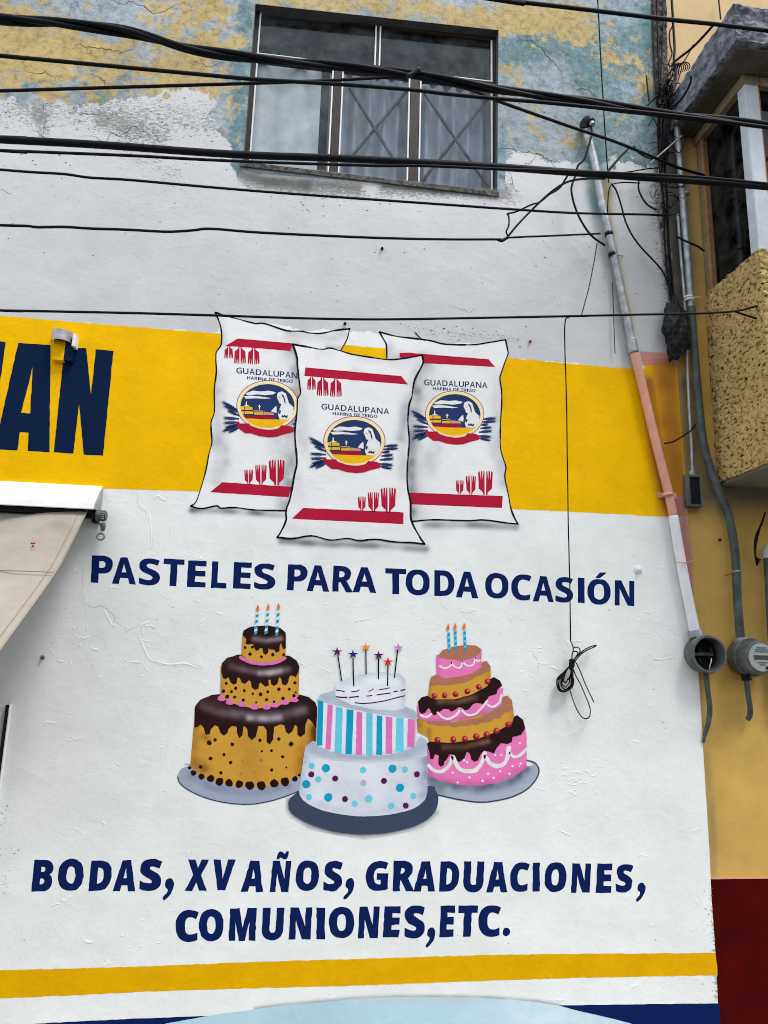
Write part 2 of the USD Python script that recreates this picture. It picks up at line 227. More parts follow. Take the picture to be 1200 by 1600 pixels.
# ------------------------------------------------------------------ shapes
def smooth_line(pts, per=8):
    p = np.asarray(pts, float)
    if len(p) < 3: 
        t = np.linspace(0, 1, per + 1)[:, None]; return p[0] * (1 - t) + p[-1] * t
    q = np.vstack([2 * p[0] - p[1], p, 2 * p[-1] - p[-2]]); out = []
    for i in range(1, len(q) - 2):
        t = np.linspace(0, 1, per, endpoint=False)[:, None]
        a, b, c, d = q[i - 1], q[i], q[i + 1], q[i + 2]
        out.append(0.5 * ((2 * b) + (-a + c) * t + (2 * a - 5 * b + 4 * c - d) * t ** 2 + (-a + 3 * b - 3 * c + d) * t ** 3))
    return np.vstack(out + [p[-1:]])
def tube(pts, r, sides=8, per=6, sm=True, cap=True):
    p = smooth_line(pts, per) if sm else np.asarray(pts, float)
    r = np.broadcast_to(np.asarray(r, float), (len(p),)) if np.ndim(r) == 0 else np.interp(np.linspace(0, 1, len(p)), np.linspace(0, 1, len(r)), r)
    t = np.gradient(p, axis=0); t /= np.linalg.norm(t, axis=1, keepdims=True) + 1e-12
    a = np.zeros_like(p); ref = np.array([0, 0, 1.0]) if abs(t[0][2]) < 0.9 else np.array([1.0, 0, 0])
    a0 = ref - t[0] * (ref @ t[0]); a0 /= np.linalg.norm(a0)
    for i in range(len(p)):
        a0 = a0 - t[i] * (a0 @ t[i]); a0 /= np.linalg.norm(a0) + 1e-12; a[i] = a0
    b = np.cross(t, a); ang = np.arange(sides) * 2 * np.pi / sides
    v = (p[:, None] + r[:, None, None] * (np.cos(ang)[None, :, None] * a[:, None] + np.sin(ang)[None, :, None] * b[:, None])).reshape(-1, 3)
    i, j = np.meshgrid(np.arange(len(p) - 1), np.arange(sides), indexing='ij')
    q = np.stack([i * sides + j, i * sides + (j + 1) % sides, (i + 1) * sides + (j + 1) % sides, (i + 1) * sides + j], -1).reshape(-1, 4)
    f = np.vstack([q[:, [0, 1, 2]], q[:, [0, 2, 3]]])
    if cap:
        n0 = len(v); v = np.vstack([v, p[:1], p[-1:]]); jj = np.arange(sides); e = (len(p) - 1) * sides
        f = np.vstack([f, np.c_[np.full(sides, n0), (jj + 1) % sides, jj], np.c_[np.full(sides, n0 + 1), e + jj, e + (jj + 1) % sides]])
    return trimesh.Trimesh(v, f, process=False)
def box(lo, hi, ch=0.0):
    lo, hi = np.minimum(lo, hi), np.maximum(lo, hi)
    if ch <= 0:
        m = trimesh.creation.box(hi - lo); m.apply_translation((lo + hi) / 2); return m
    P = []
    for k in range(3):
        a, b = lo + ch, hi - ch; a[k], b[k] = lo[k], hi[k]
        P += [[x, y, z] for x in (a[0], b[0]) for y in (a[1], b[1]) for z in (a[2], b[2])]
    return trimesh.convex.convex_hull(np.array(P))
def join(*ms): return trimesh.util.concatenate(list(ms))
def cyl(p, q, r, sides=24):
    return tube([p, np.asarray(p) * 0.5 + np.asarray(q) * 0.5, q], r, sides, sm=False)
def lathe(profile, origin, axis, sides=40):
    """profile: (radius, distance along axis) pairs"""
    axis = np.asarray(axis, float) / np.linalg.norm(axis); a = np.cross(axis, [0, 0, 1.0] if abs(axis[2]) < 0.9 else [1.0, 0, 0]); a /= np.linalg.norm(a); b = np.cross(axis, a)
    ang = np.arange(sides) * 2 * np.pi / sides; pr = np.asarray(profile, float)
    v = (np.asarray(origin) + pr[:, 1][:, None, None] * axis + pr[:, 0][:, None, None] * (np.cos(ang)[None, :, None] * a + np.sin(ang)[None, :, None] * b)).reshape(-1, 3)
    i, j = np.meshgrid(np.arange(len(pr) - 1), np.arange(sides), indexing='ij')
    q = np.stack([i * sides + j, i * sides + (j + 1) % sides, (i + 1) * sides + (j + 1) % sides, (i + 1) * sides + j], -1).reshape(-1, 4)
    return trimesh.Trimesh(v, np.vstack([q[:, [0, 1, 2]], q[:, [0, 2, 3]]]), process=False)

# ------------------------------------------------------------------ paint on the wall plane
LAYER = 0.0003
def polys(g):
    if g.is_empty: return []
    return [q for q in (g.geoms if hasattr(g, 'geoms') else [g]) if isinstance(q, Polygon) and q.area > 0.2]
def as_poly(p):
    g = p if hasattr(p, 'geom_type') else Polygon(p)
    return g if g.is_valid else g.buffer(0)
def wobble(g, amp, seed, seg=3.0, sc=0.16):
    g = g.segmentize(seg)
    def f(c):
        c = np.array(c); q = np.c_[c * sc, np.full(len(c), seed * 1.7)]
        return c + amp * 2 * np.c_[meshkit.noise(q, seed) - 0.5, meshkit.noise(q, seed + 50) - 0.5]
    import shapely
    g = shapely.transform(g, f)
    return g if g.is_valid else g.buffer(0)
def flat(g):
    V, F, n0 = [], [], 0
    for q in polys(g):
        v, f = trimesh.creation.triangulate_polygon(q, engine='earcut')
        V.append(v); F.append(f + n0); n0 += len(v)
    return np.vstack(V), np.vstack(F)
def refine(v, f, size):
    v3, f = trimesh.remesh.subdivide_to_size(np.c_[v, np.zeros(len(v))], f, size, max_iter=14)
    key = np.round(v3[:, :2] * 1000).astype(np.int64); key = key[:, 0] * 100000007 + key[:, 1]
    _, first, inv = np.unique(key, return_index=True, return_inverse=True)
    return v3[first][:, :2], inv.reshape(-1)[f]
seed_no = [0]
OCC = []
def front(v2, f, y):
    v = QN(v2, y)
    nrm = np.cross(v[f[:, 1]] - v[f[:, 0]], v[f[:, 2]] - v[f[:, 0]])
    f = f.copy(); flip = nrm[:, 1] > 0; f[flip] = f[flip][:, ::-1]
    return v, f
def paint(parent, name, p, mat, layer, amp=0.35, label=None, seg=3.0):
    seed_no[0] += 1
    g = as_poly(p)
    if amp: g = wobble(g, amp, seed_no[0], seg)
    g = g.simplify(0.12)
    if layer >= 2: OCC.append(g)
    v, f = flat(g)
    return obj(parent, name, front(v, f, -layer * LAYER), mat, label=label)
def seg_dist(P2, line):
    P2, line = np.asarray(P2, float), np.asarray(line, float); d = np.full(len(P2), 1e9)
    lo, hi = line.min(0) - 130, line.max(0) + 130                 # farther points get no paint from this stroke
    near = np.nonzero(((P2 > lo) & (P2 < hi)).all(1))[0]; X = P2[near]; m = np.full(len(X), 1e18)
    for a, b in zip(line[:-1], line[1:]) if len(line) > 1 else [(line[0], line[0])]:
        ab = b - a; q = X - a; t = np.clip((q @ ab) / (ab @ ab + 1e-9), 0, 1); q -= t[:, None] * ab; m = np.minimum(m, q[:, 0] * q[:, 0] + q[:, 1] * q[:, 1])
    d[near] = np.sqrt(m); return d
def spray(parent, name, p, colour, strokes, layer, size=4.0, amp=0.35, label=None):
    """one sheet of paint whose colour is sprayed on: strokes are (line, radius, colour, strength)"""
    seed_no[0] += 1
    g = as_poly(p)
    if amp: g = wobble(g, amp, seed_no[0])
    OCC.append(g)
    v, f = flat(g); v, f = refine(v, f, size)
    col = np.tile(np.asarray(colour, float), (len(v), 1))
    for line, r, c, s in strokes:
        w = np.clip(s * np.exp(-(seg_dist(v, line) / r) ** 2) * (0.55 + 0.9 * meshkit.noise(np.c_[v * 0.09, np.full(len(v), seed_no[0])], 3)), 0, 1)[:, None]; col = col * (1 - w) + np.asarray(c) * w
    return obj(parent, name, front(v, f, -layer * LAYER), 'airbrush', label=label, attrs={'Cd': (Sdf.ValueTypeNames.Color3fArray, col)})
def haze_patch(parent, name, p, mat, strokes, layer, size=5.0, top=0.9, label=None, patchy=0.25):
    """spray mist: strokes are (line, radius, strength)"""
    v, f = flat(as_poly(p)); v, f = refine(v, f, size); c = np.zeros(len(v))
    for line, r, s in strokes: c = np.maximum(c, s * np.exp(-(seg_dist(v, line) / r) ** 2))
    c = np.clip(c * (1 - patchy + 2 * patchy * meshkit.noise(np.c_[v * 0.05, np.full(len(v), len(v))], 5)) - 0.015, 0, top)
    return obj(parent, name, front(v, f, -layer * LAYER), mat, label=label, attrs={'cover': (Sdf.ValueTypeNames.FloatArray, c)})
def stroke(line, w, cap=1):
    return LineString(line).buffer(w / 2, cap_style=cap, join_style=1, quad_segs=4)
def crop(ox, oy, s):
    return lambda pts: [(ox + x / s, oy + y / s) for x, y in pts]
def blob(x, y, r, k=10, e=0.0):
    a = np.arange(k) * 2 * np.pi / k
    return [(x + r * math.cos(t) * (1 + e * math.sin(2 * t + x)), y + r * math.sin(t) * (1 + e * math.cos(3 * t + y))) for t in a]
GLYPHS = {
 'A': {
  'P': [[0,1000,350,1000,427,990,486,972,542,944,584,909,626,850,650,780,657,731,657,650,643,573,601,483,549,427,479,385,413,364,339,353,210,351,206,-3,0,-3],[210,532,214,528,304,528,343,535,393,557,422,586,437,611,447,650,448,720,426,774,397,803,357,821,318,829,210,827]],
  'A': [[0,0,325,1003,584,1007,912,0,689,0,622,228,615,238,300,237,290,221,227,0],[343,420,347,416,571,419,503,647,457,839,451,836,409,640]],
  'S': [[0,234,7,238,73,207,178,175,248,164,314,164,361,175,393,193,419,222,430,252,430,297,423,319,383,363,344,388,161,476,105,514,49,577,17,654,10,696,10,769,28,843,59,899,105,944,154,976,220,1000,304,1014,395,1014,476,1003,591,969,629,951,570,780,497,811,423,832,377,839,319,839,276,828,257,817,232,792,220,766,220,720,227,699,257,662,317,623,420,577,510,528,580,469,612,423,636,350,640,259,619,171,577,101,538,63,503,38,472,21,399,-3,325,-14,220,-14,101,4,21,31,0,45]],
  'T': [[0,825,0,1000,706,1000,706,825,458,822,458,0,248,0,248,823]],
  'E': [[0,1000,549,1000,549,829,214,829,210,824,212,606,528,605,528,434,211,432,210,177,549,175,549,0,0,0]],
  'L': [[0,1003,210,1000,210,177,580,175,580,0,0,0]],
  'R': [[0,1000,343,1000,409,993,458,983,524,958,587,916,615,885,643,836,661,773,664,675,657,629,633,566,605,524,566,486,498,443,497,437,759,3,755,-3,524,-3,317,380,311,385,214,385,210,380,210,0,0,-3],[210,553,214,549,339,553,397,574,425,599,451,654,455,720,447,753,422,793,382,818,343,829,211,831]],
  'O': [[0,444,0,559,7,629,24,713,52,790,91,857,150,923,210,965,273,993,367,1014,496,1017,573,1007,650,983,727,937,776,892,822,829,857,755,885,650,895,556,892,406,871,294,825,182,776,112,727,66,640,17,531,-10,402,-14,297,4,248,21,189,52,136,94,105,129,73,175,45,231,14,336],[220,452,234,353,252,296,273,253,324,200,363,179,398,168,475,164,536,179,579,204,618,246,643,293,664,367,675,452,675,556,661,654,636,728,607,775,564,814,515,835,475,843,423,843,384,836,320,803,270,746,238,668,220,556]],
  'D': [[0,1000,360,1000,472,983,542,958,615,916,664,874,713,811,759,710,780,608,783,462,773,374,748,283,703,192,668,147,626,105,584,73,507,35,437,14,378,4,0,0],[210,179,214,175,349,178,396,189,449,214,478,235,506,267,535,317,549,356,566,462,566,555,559,612,542,675,517,725,478,772,452,790,396,814,339,825,210,822]],
  'C': [[0,444,3,591,14,654,35,727,70,804,101,853,182,934,269,983,322,1000,409,1014,500,1014,559,1007,636,990,731,951,727,930,668,783,550,828,489,839,430,839,394,832,352,814,316,789,284,754,249,690,227,619,217,541,217,451,231,356,249,303,295,229,327,200,373,175,438,161,500,161,567,171,696,213,692,35,608,4,489,-14,392,-14,336,-7,259,14,213,35,157,73,108,122,66,185,24,290,7,374]],
  'I': [[0,119,109,154,115,161,115,839,109,846,0,881,0,1000,437,1000,437,881,349,853,325,839,325,161,349,147,437,119,437,0,0,0]],
  'Ó': [[0,444,0,559,7,629,24,713,52,790,91,857,150,923,210,965,273,993,367,1014,496,1017,573,1007,650,983,727,937,776,892,822,829,857,755,885,650,895,556,892,406,871,294,825,182,776,112,727,66,640,17,531,-10,402,-14,297,4,248,21,189,52,136,94,105,129,73,175,45,231,14,336],[220,452,234,353,252,296,273,253,323,200,363,179,398,168,475,164,536,179,579,204,618,246,643,293,664,367,675,452,675,556,661,654,636,728,607,775,564,814,515,835,475,843,423,843,384,836,320,803,270,746,238,668,220,556],[336,1108,447,1250,486,1311,713,1311,713,1294,647,1227,476,1087,336,1084]],
  'N': [[0,1000,262,1000,640,299,657,279,661,332,654,416,654,1000,843,1000,843,0,577,4,199,711,182,732,178,693,189,566,189,0,0,0]],
 },
 'B': {
  'B': [[0,1000,379,1000,470,989,547,968,589,947,614,930,653,888,674,846,688,786,688,716,681,677,670,646,642,596,607,561,547,528,604,502,639,477,677,428,702,358,705,260,695,204,667,140,635,102,582,56,498,18,400,0,0,0],[253,208,257,204,358,204,387,211,420,233,442,277,446,333,428,380,409,399,391,410,351,421,254,420],[254,799,256,614,337,614,380,625,402,640,421,669,428,695,428,730,409,771,391,785,362,796]],
  'O': [[0,442,0,561,11,656,25,719,53,796,77,842,119,898,165,940,221,975,298,1004,386,1018,481,1018,586,1000,656,972,733,916,775,867,811,807,849,691,867,561,867,442,849,312,821,221,793,165,761,119,695,56,625,18,516,-11,386,-14,288,4,239,21,186,49,137,88,105,123,74,168,46,225,18,316],[267,450,274,382,288,322,313,268,346,232,396,207,456,204,510,222,546,254,575,308,589,361,600,446,600,557,589,642,572,702,550,745,528,771,474,800,414,803,356,782,327,756,295,703,277,642,267,558]],
  'D': [[0,1000,358,1000,467,982,526,961,600,919,663,860,698,811,737,726,761,611,765,463,751,358,716,249,674,175,607,102,547,60,446,18,340,0,0,0],[253,218,257,214,344,218,413,247,448,282,470,318,488,368,498,425,502,558,495,618,480,671,452,724,420,757,380,779,333,789,253,786]],
  'A': [[0,7,284,1004,621,1004,909,0,635,0,589,193,321,192,277,0,4,0],[368,408,373,404,544,407,477,709,463,797,457,802,449,797]],
  'S': [[0,288,11,288,69,256,168,221,246,207,298,207,328,215,360,236,375,270,372,306,361,328,339,350,261,400,189,435,112,488,74,523,32,586,18,625,7,684,11,786,25,839,46,881,81,926,130,965,186,993,249,1011,305,1018,393,1018,467,1007,561,979,632,947,561,737,464,779,375,800,330,800,301,793,275,774,263,747,267,708,300,668,516,540,575,484,611,428,632,340,628,242,607,172,568,105,495,39,456,18,393,-4,323,-14,221,-14,109,4,49,25,0,53]],
  ',': [[0,-179,42,3,67,161,312,161,319,140,305,88,263,-35,200,-182]],
  'X': [[0,4,277,502,17,1000,291,1000,397,771,428,717,442,736,558,1000,839,1000,579,499,867,0,582,0,431,292,277,0]],
  'V': [[0,1004,277,1000,396,495,436,290,442,295,453,379,484,530,600,1000,874,1004,856,926,586,0,288,0,14,940]],
  'Ñ': [[0,0,0,1000,316,1000,579,445,624,364,628,417,621,502,621,1000,853,1000,853,0,533,4,235,643,225,654,221,650,221,604,232,446,232,0],[161,1074,168,1161,186,1221,207,1260,253,1298,291,1309,347,1305,470,1253,509,1242,533,1242,557,1262,572,1309,688,1309,684,1221,667,1161,649,1130,618,1098,586,1081,551,1074,509,1077,347,1140,319,1140,296,1121,284,1091,284,1074]],
  'G': [[0,446,4,596,14,660,42,751,74,814,109,863,161,916,200,944,260,975,309,993,428,1014,530,1014,596,1007,688,986,772,951,698,747,615,782,519,800,456,800,421,793,371,771,352,757,313,714,281,643,263,540,263,446,277,354,292,311,320,261,349,233,388,211,428,200,484,200,530,207,544,214,544,379,400,382,400,586,789,586,789,46,677,11,579,-7,498,-14,358,-11,291,4,221,32,158,74,109,123,70,179,28,277,11,351]],
  'R': [[0,1003,351,1004,435,993,509,972,551,951,582,930,618,895,653,835,670,772,674,670,667,628,649,575,621,526,568,470,524,434,758,28,768,0,488,0,298,372,253,368,253,0,0,0],[253,798,256,565,308,565,341,572,371,587,400,620,414,670,414,712,399,756,373,782,319,800]],
  'U': [[0,1004,256,1004,256,341,263,298,285,247,318,218,362,204,421,207,461,225,487,255,505,312,509,1004,761,1004,758,288,740,211,709,140,688,109,614,42,558,14,460,-11,330,-14,274,-7,200,14,144,42,70,109,49,140,18,214,0,316]],
  'C': [[0,439,0,551,7,618,42,751,74,818,102,860,137,902,186,944,225,968,281,993,386,1014,470,1014,547,1004,625,982,709,944,635,740,544,782,466,800,403,796,352,771,317,732,292,682,274,621,263,543,263,446,277,350,306,279,324,254,356,225,407,204,480,200,541,211,619,239,649,256,670,260,670,46,663,39,558,0,463,-14,372,-14,319,-7,253,11,200,35,154,67,109,112,81,151,49,211,18,309]],
  'I': [[0,140,109,193,109,810,0,860,0,1000,474,1000,474,860,365,810,365,193,474,140,474,0,0,0]],
  'N': [[0,0,0,1000,316,1000,586,431,624,364,628,420,621,505,621,1000,853,1000,853,0,533,4,235,643,225,654,221,608,232,453,232,0]],
  'E': [[0,1003,537,1004,537,793,257,793,253,789,255,625,516,624,516,414,254,413,253,213,537,211,537,0,0,0]],
  'M': [[0,1000,344,1000,519,361,527,353,533,357,709,1000,1053,1000,1053,0,814,0,814,575,821,643,817,678,807,664,628,0,411,0,231,674,225,678,221,643,232,512,232,0,0,0]],
  'T': [[0,789,0,1004,677,1004,677,789,463,786,463,0,211,0,210,786]],
  '.': [[0,91,4,161,18,193,39,218,60,232,98,246,179,249,221,239,267,207,288,172,295,140,295,91,288,60,256,14,211,-11,175,-18,119,-18,77,-7,28,25,7,60]],
 },
 'C': {
  'G': [[0,448,0,552,7,615,42,738,70,794,112,853,157,899,210,937,276,972,325,990,381,1003,465,1014,573,1014,664,1003,752,983,822,955,822,944,766,815,696,842,612,864,556,871,480,871,412,860,370,846,302,807,239,740,199,661,178,573,175,455,185,381,207,310,239,250,295,190,349,158,416,136,469,129,587,133,651,143,675,153,675,403,469,406,469,545,839,545,836,38,720,7,552,-14,392,-10,308,7,259,24,217,45,157,87,112,133,70,192,24,301,10,360]],
  'U': [[0,1003,171,1000,171,326,193,243,222,197,243,176,282,151,367,129,433,129,508,147,555,176,597,229,619,290,626,336,626,1003,794,1003,790,294,769,210,741,150,703,98,650,52,577,14,500,-7,440,-14,311,-10,245,4,168,35,126,63,70,122,24,206,7,269,0,322]],
  'A': [[0,4,371,1007,556,1007,909,59,926,0,748,0,653,267,646,273,279,272,178,0],[325,420,329,416,605,419,510,689,466,851,458,847,416,675]],
  'D': [[0,1003,367,1003,469,990,531,972,619,930,675,888,731,825,773,752,804,650,815,566,815,462,808,395,780,287,745,213,689,140,636,94,542,42,413,7,346,0,0,0],[171,148,176,143,328,143,399,154,449,168,530,215,576,264,608,321,629,388,640,466,640,552,622,654,594,722,572,754,526,800,463,835,416,850,349,860,172,858]],
  'L': [[0,1003,171,1000,172,146,591,143,591,0,0,0]],
  'P': [[0,0,0,1003,343,1003,441,990,528,958,570,930,605,895,622,871,654,797,664,731,664,671,654,605,629,538,601,497,556,451,476,406,364,378,173,373,171,4],[171,522,176,517,300,517,350,525,400,539,453,575,486,632,493,668,493,720,472,784,436,824,392,846,346,857,172,859]],
  'N': [[0,0,0,1000,210,1000,692,212,696,223,685,364,685,1000,839,1000,839,0,626,4,185,732,147,784,143,738,154,556,154,0]],
  'H': [[0,1000,171,1000,173,595,618,594,622,599,622,1000,794,1000,794,0,622,0,621,450,176,451,171,447,171,0,0,0]],
  'R': [[0,-3,0,1000,385,996,486,976,549,948,612,895,654,818,668,741,664,657,647,594,601,524,524,465,484,447,483,437,752,10,755,-3,563,-3,328,399,172,396,171,0],[171,539,176,535,353,538,414,556,443,574,479,618,496,682,493,752,464,810,439,831,410,846,357,860,173,862]],
  'I': [[0,0,0,98,109,126,119,134,119,867,109,874,0,902,0,1000,409,1000,409,902,290,866,290,133,409,98,409,0]],
  'E': [[0,1000,570,1000,570,857,176,857,171,852,173,592,545,591,545,448,172,446,172,146,570,143,570,0,0,0]],
  'T': [[0,857,0,1000,752,1000,752,857,462,854,462,0,290,0,290,854]],
  'O': [[0,448,0,556,10,647,38,748,73,822,129,895,178,937,259,983,311,1000,420,1017,556,1014,640,996,727,958,797,906,843,853,892,766,916,692,937,556,937,448,916,311,888,231,839,147,773,77,720,42,626,4,517,-14,385,-10,269,17,178,66,105,136,73,182,45,238,17,325],[178,455,192,356,217,282,256,218,313,168,377,140,438,129,532,133,585,147,620,165,667,201,713,264,738,328,752,392,759,455,755,591,741,665,706,753,684,785,645,824,595,853,549,867,507,874,437,874,377,863,324,842,292,821,253,782,210,707,182,587]],
 },
}
# ------------------------------------------------------------------ ground
def slab_mesh(x0, x1, y0, y1, z0, z1): return box((x0, y0, z0), (x1, y1, z1))
obj(None, 'street', slab_mesh(-60, 60, -7.6, -1.5, -0.4, -0.14), 'asphalt', kind='structure')
obj(None, 'pavement', box((-60, -1.5, -0.4), (60, 0.35, 0.0), 0.012), 'pavement', kind='structure')
obj(None, 'ground', join(slab_mesh(-60, 60, 0.35, 60, -0.4, -0.01), slab_mesh(-60, 60, -60, -10.5, -0.4, -0.01)), 'pavement', kind='structure')

# ------------------------------------------------------------------ unseen houses across the street, added behind the camera to block low sky
plain('far_plaster', (0.33, 0.30, 0.26), 0.9, noise=0.15, nscale=2)
plain('far_window', (0.05, 0.06, 0.07), 0.2, noise=0.1)
OH = thing('added_street_house', 'unseen row of plain plastered houses added across the street to block low sky light', 'house', (0, -9.0, 0))
ow = Polygon([(-14, 0), (14, 0), (14, 5.3), (5, 5.3), (5, 5.5), (-4, 5.5), (-4, 5.2), (-14, 5.2)])
holes = [(x, z, w, h) for x in (-12.5, -9.5, -6.5, -2.5, 0.5, 3, 6.5, 9.5, 12) for z, w, h in ((0.9, 1.3, 1.5), (3.7, 1.3, 1.3))]
for x, z, w, h in holes: ow = ow.difference(Polygon([(x - w / 2, z), (x + w / 2, z), (x + w / 2, z + h), (x - w / 2, z + h)]))
om = trimesh.creation.extrude_polygon(ow, 0.3, engine='earcut'); vv = np.array(om.vertices)
obj(OH, 'wall', (np.c_[vv[:, 0], vv[:, 2] - 9.3, vv[:, 1]], np.array(om.faces)[:, ::-1]), 'far_plaster')
for x, z, w, h in holes: obj(OH, 'window', box((x - w / 2, -9.2, z), (x + w / 2, -9.15, z + h)), 'far_window')
obj(None, 'far_pavement', box((-60, -10.5, -0.4), (60, -7.6, 0.0), 0.012), 'pavement', kind='structure')

# ------------------------------------------------------------------ the bakery building
EDGE = [(1127, 1640), (1124, 1600), (1119, 1500), (1116, 1455), (1112, 1400), (1109, 1330), (1104, 1250), (1099, 1170), (1096.5, 1120), (1091, 1040), (1086, 960), (1081, 890), (1074, 800), (1067, 700), (1060, 600), (1054, 520), (1046, 430), (1038, 330), (1030, 230), (1024, 130), (1019, 0), (1015, -90)]
WIN = [(399, 6), (779, 47), (777, 299), (380, 252)]
TOPY = -90
B = thing('bakery_building', 'white bakery side wall with a yellow band and painted flour sacks and cakes', 'building', Q(560, 1640) * [1, 1, 0])
edge_w = QN(EDGE); TOPZ, XL = 7.4, -4.2
out2 = [(XL, 0.0)] + [(p[0], max(p[2], 0.0)) for p in edge_w]
out2[1] = (edge_w[0][0] + 0.004, 0.0)
out2 += [(edge_w[-1][0] - 0.02, TOPZ), (XL, TOPZ)]
win_w = QN(WIN); hole = Polygon([(p[0], p[2]) for p in win_w])
core = Polygon(out2).buffer(0).difference(hole)
cm = trimesh.creation.extrude_polygon(core, 0.24, engine='earcut')
v = np.array(cm.vertices); v = np.c_[v[:, 0], v[:, 2] + 0.0015, v[:, 1]]
obj(B, 'wall', (v, np.array(cm.faces)[:, ::-1]), 'reveal')
ROOM = (win_w[:, 0].min() - 0.5, win_w[:, 0].max() + 0.4, win_w[:, 2].min() - 0.6, win_w[:, 2].max() + 0.35)

def px_attr(v2, blobs):
    c = np.zeros(len(v2))
    for line, r, s in blobs: c = c + s * np.exp(-(seg_dist(v2, line) / r) ** 2)
    return c
def wall_px(poly_w):          # a wall polygon (x, z) to the pixel frame the paint is traced in
    P = np.array([[x, 0.0, z] for x, z in poly_w]) - CAM
    d = P @ FWD
    return np.c_[600 + FPX * (P @ RIGHT) / d, 800 - FPX * (P @ UP) / d]
# old paint of the upper storey
topedge = [p for p in EDGE if p[1] < 420]
old = Polygon([(-260, -140), (-260, 380), (1043, 480)] + [(1046, 430)] + topedge[1:] + [(1012, -140)]).difference(Polygon(WIN)).buffer(0)
v, f = flat(old); v, f = refine(v, f, 14)
och = px_attr(v, [([(0, 60), (90, 100), (300, 110)], 60, 0.26), ([(20, 105), (140, 75)], 30, 0.15), ([(330, 40), (290, 120)], 45, 0.16), ([(430, 2), (560, 5), (780, 28), (880, 32)], 20, 0.28), ([(815, 20), (920, 50)], 32, 0.26), ([(700, 40), (790, 45)], 16, 0.2),
                    ([(960, 95), (1010, 110), (1000, 160)], 22, 0.18), ([(800, 120), (830, 200)], 22, 0.12), ([(890, 215), (900, 225)], 18, 0.22), ([(240, 5), (330, 5)], 30, 0.2), ([(0, 20), (60, 50)], 50, 0.16)]) - 0.03
tea = px_attr(v, [([(110, 130), (190, 115)], 40, 0.25), ([(20, 140), (60, 140)], 22, 0.18), ([(385, 20), (375, 260)], 20, 0.34), ([(800, 80), (990, 75)], 40, 0.26), ([(940, 110), (960, 240)], 45, 0.25), ([(1010, 0), (1015, 240)], 30, 0.3), ([(790, 100), (790, 240)], 30, 0.12), ([(870, 60), (950, 75)], 24, 0.15), ([(300, 60), (360, 160)], 26, 0.06)]) - 0.02
obj(B, 'old_paint', front(v, f, 0.0), 'old_paint', label='old flaking ochre, teal and pale blue paint on the upper wall', attrs={'ochre': (Sdf.ValueTypeNames.FloatArray, och), 'teal': (Sdf.ValueTypeNames.FloatArray, tea)})
# white coat
def ragged(line, amp, seed, step=4):
    p = np.array(LineString(line).segmentize(step).coords)
    q = np.c_[p * 0.05, np.full(len(p), seed)]; q2 = np.c_[p * 0.22, np.full(len(p), seed)]
    return p + np.c_[0.35 * amp * (meshkit.noise(q2 + 7.3, seed + 1) - 0.5) * 2, amp * (meshkit.noise(q, seed) - 0.5) * 2 + 0.8 * amp * (meshkit.noise(q2, seed) - 0.5) * 2]
upper = ragged([(-260, 140), (0, 145), (90, 146), (180, 150), (260, 136), (300, 128), (340, 146), (352, 158), (347, 176), (362, 184), (358, 210), (372, 222), (368, 250), (372, 262)], 8, 3, 2.5)
mid = [(372, 262), (400, 272), (520, 280), (640, 290), (700, 298), (775, 304), (788, 297), (790, 262), (792, 236)]
right = ragged([(792, 236), (830, 230), (860, 244), (900, 240), (930, 254), (970, 240), (1000, 252), (1030, 250)], 7, 5)
wp = Polygon([(-260, 455), (340, 478), (700, 505), (1053, 520)] + [(p[0] - 0.4, p[1]) for p in EDGE[::-1] if p[1] > 525 and p[1] < 1610] + [(1124, 1640), (-260, 1640)]).buffer(0)
flakes = [blob(x, y, r, 7, 0.3) for x, y, r in [(118, 170, 5), (260, 150, 6), (330, 176, 4), (300, 200, 3), (70, 190, 3), (1020, 290, 4), (1024, 330, 3), (150, 232, 2), (930, 266, 6), (960, 262, 4), (940, 330, 3)]]
wp = wp.difference(unary_union([as_poly(b) for b in flakes]))
v, f = flat(wp); v, f = refine(v, f, 16)
WEAR = [([(0, 175), (90, 170), (200, 175), (350, 190)], 45, 0.62), ([(60, 170), (70, 215)], 12, 0.35), ([(160, 190), (250, 215)], 18, 0.35), ([(200, 240), (270, 270)], 30, 0.45), ([(385, 285), (560, 300)], 14, 0.75), ([(600, 296), (780, 300)], 14, 0.75), ([(780, 270), (800, 310)], 22, 0.5),
                     ([(640, 515), (800, 530)], 14, 0.5), ([(480, 505), (530, 505)], 10, 0.3), ([(0, 300), (300, 330)], 40, 0.3), ([(500, 330), (900, 400)], 90, 0.22), ([(1020, 300), (1045, 480)], 16, 0.6), ([(1115, 1400), (1122, 1600)], 8, 0.7), ([(0, 430), (500, 440)], 60, 0.15), ([(240, 800), (180, 780)], 12, 0.3), ([(0, 1250), (10, 1400)], 20, 0.35)]
wear = px_attr(v, WEAR)
obj(B, 'white_paint', front(v, f, -LAYER), 'white_paint', label='white painted plaster of the lower wall', attrs={'wear': (Sdf.ValueTypeNames.FloatArray, wear), 'thin': (Sdf.ValueTypeNames.FloatArray, np.zeros(len(v)))})

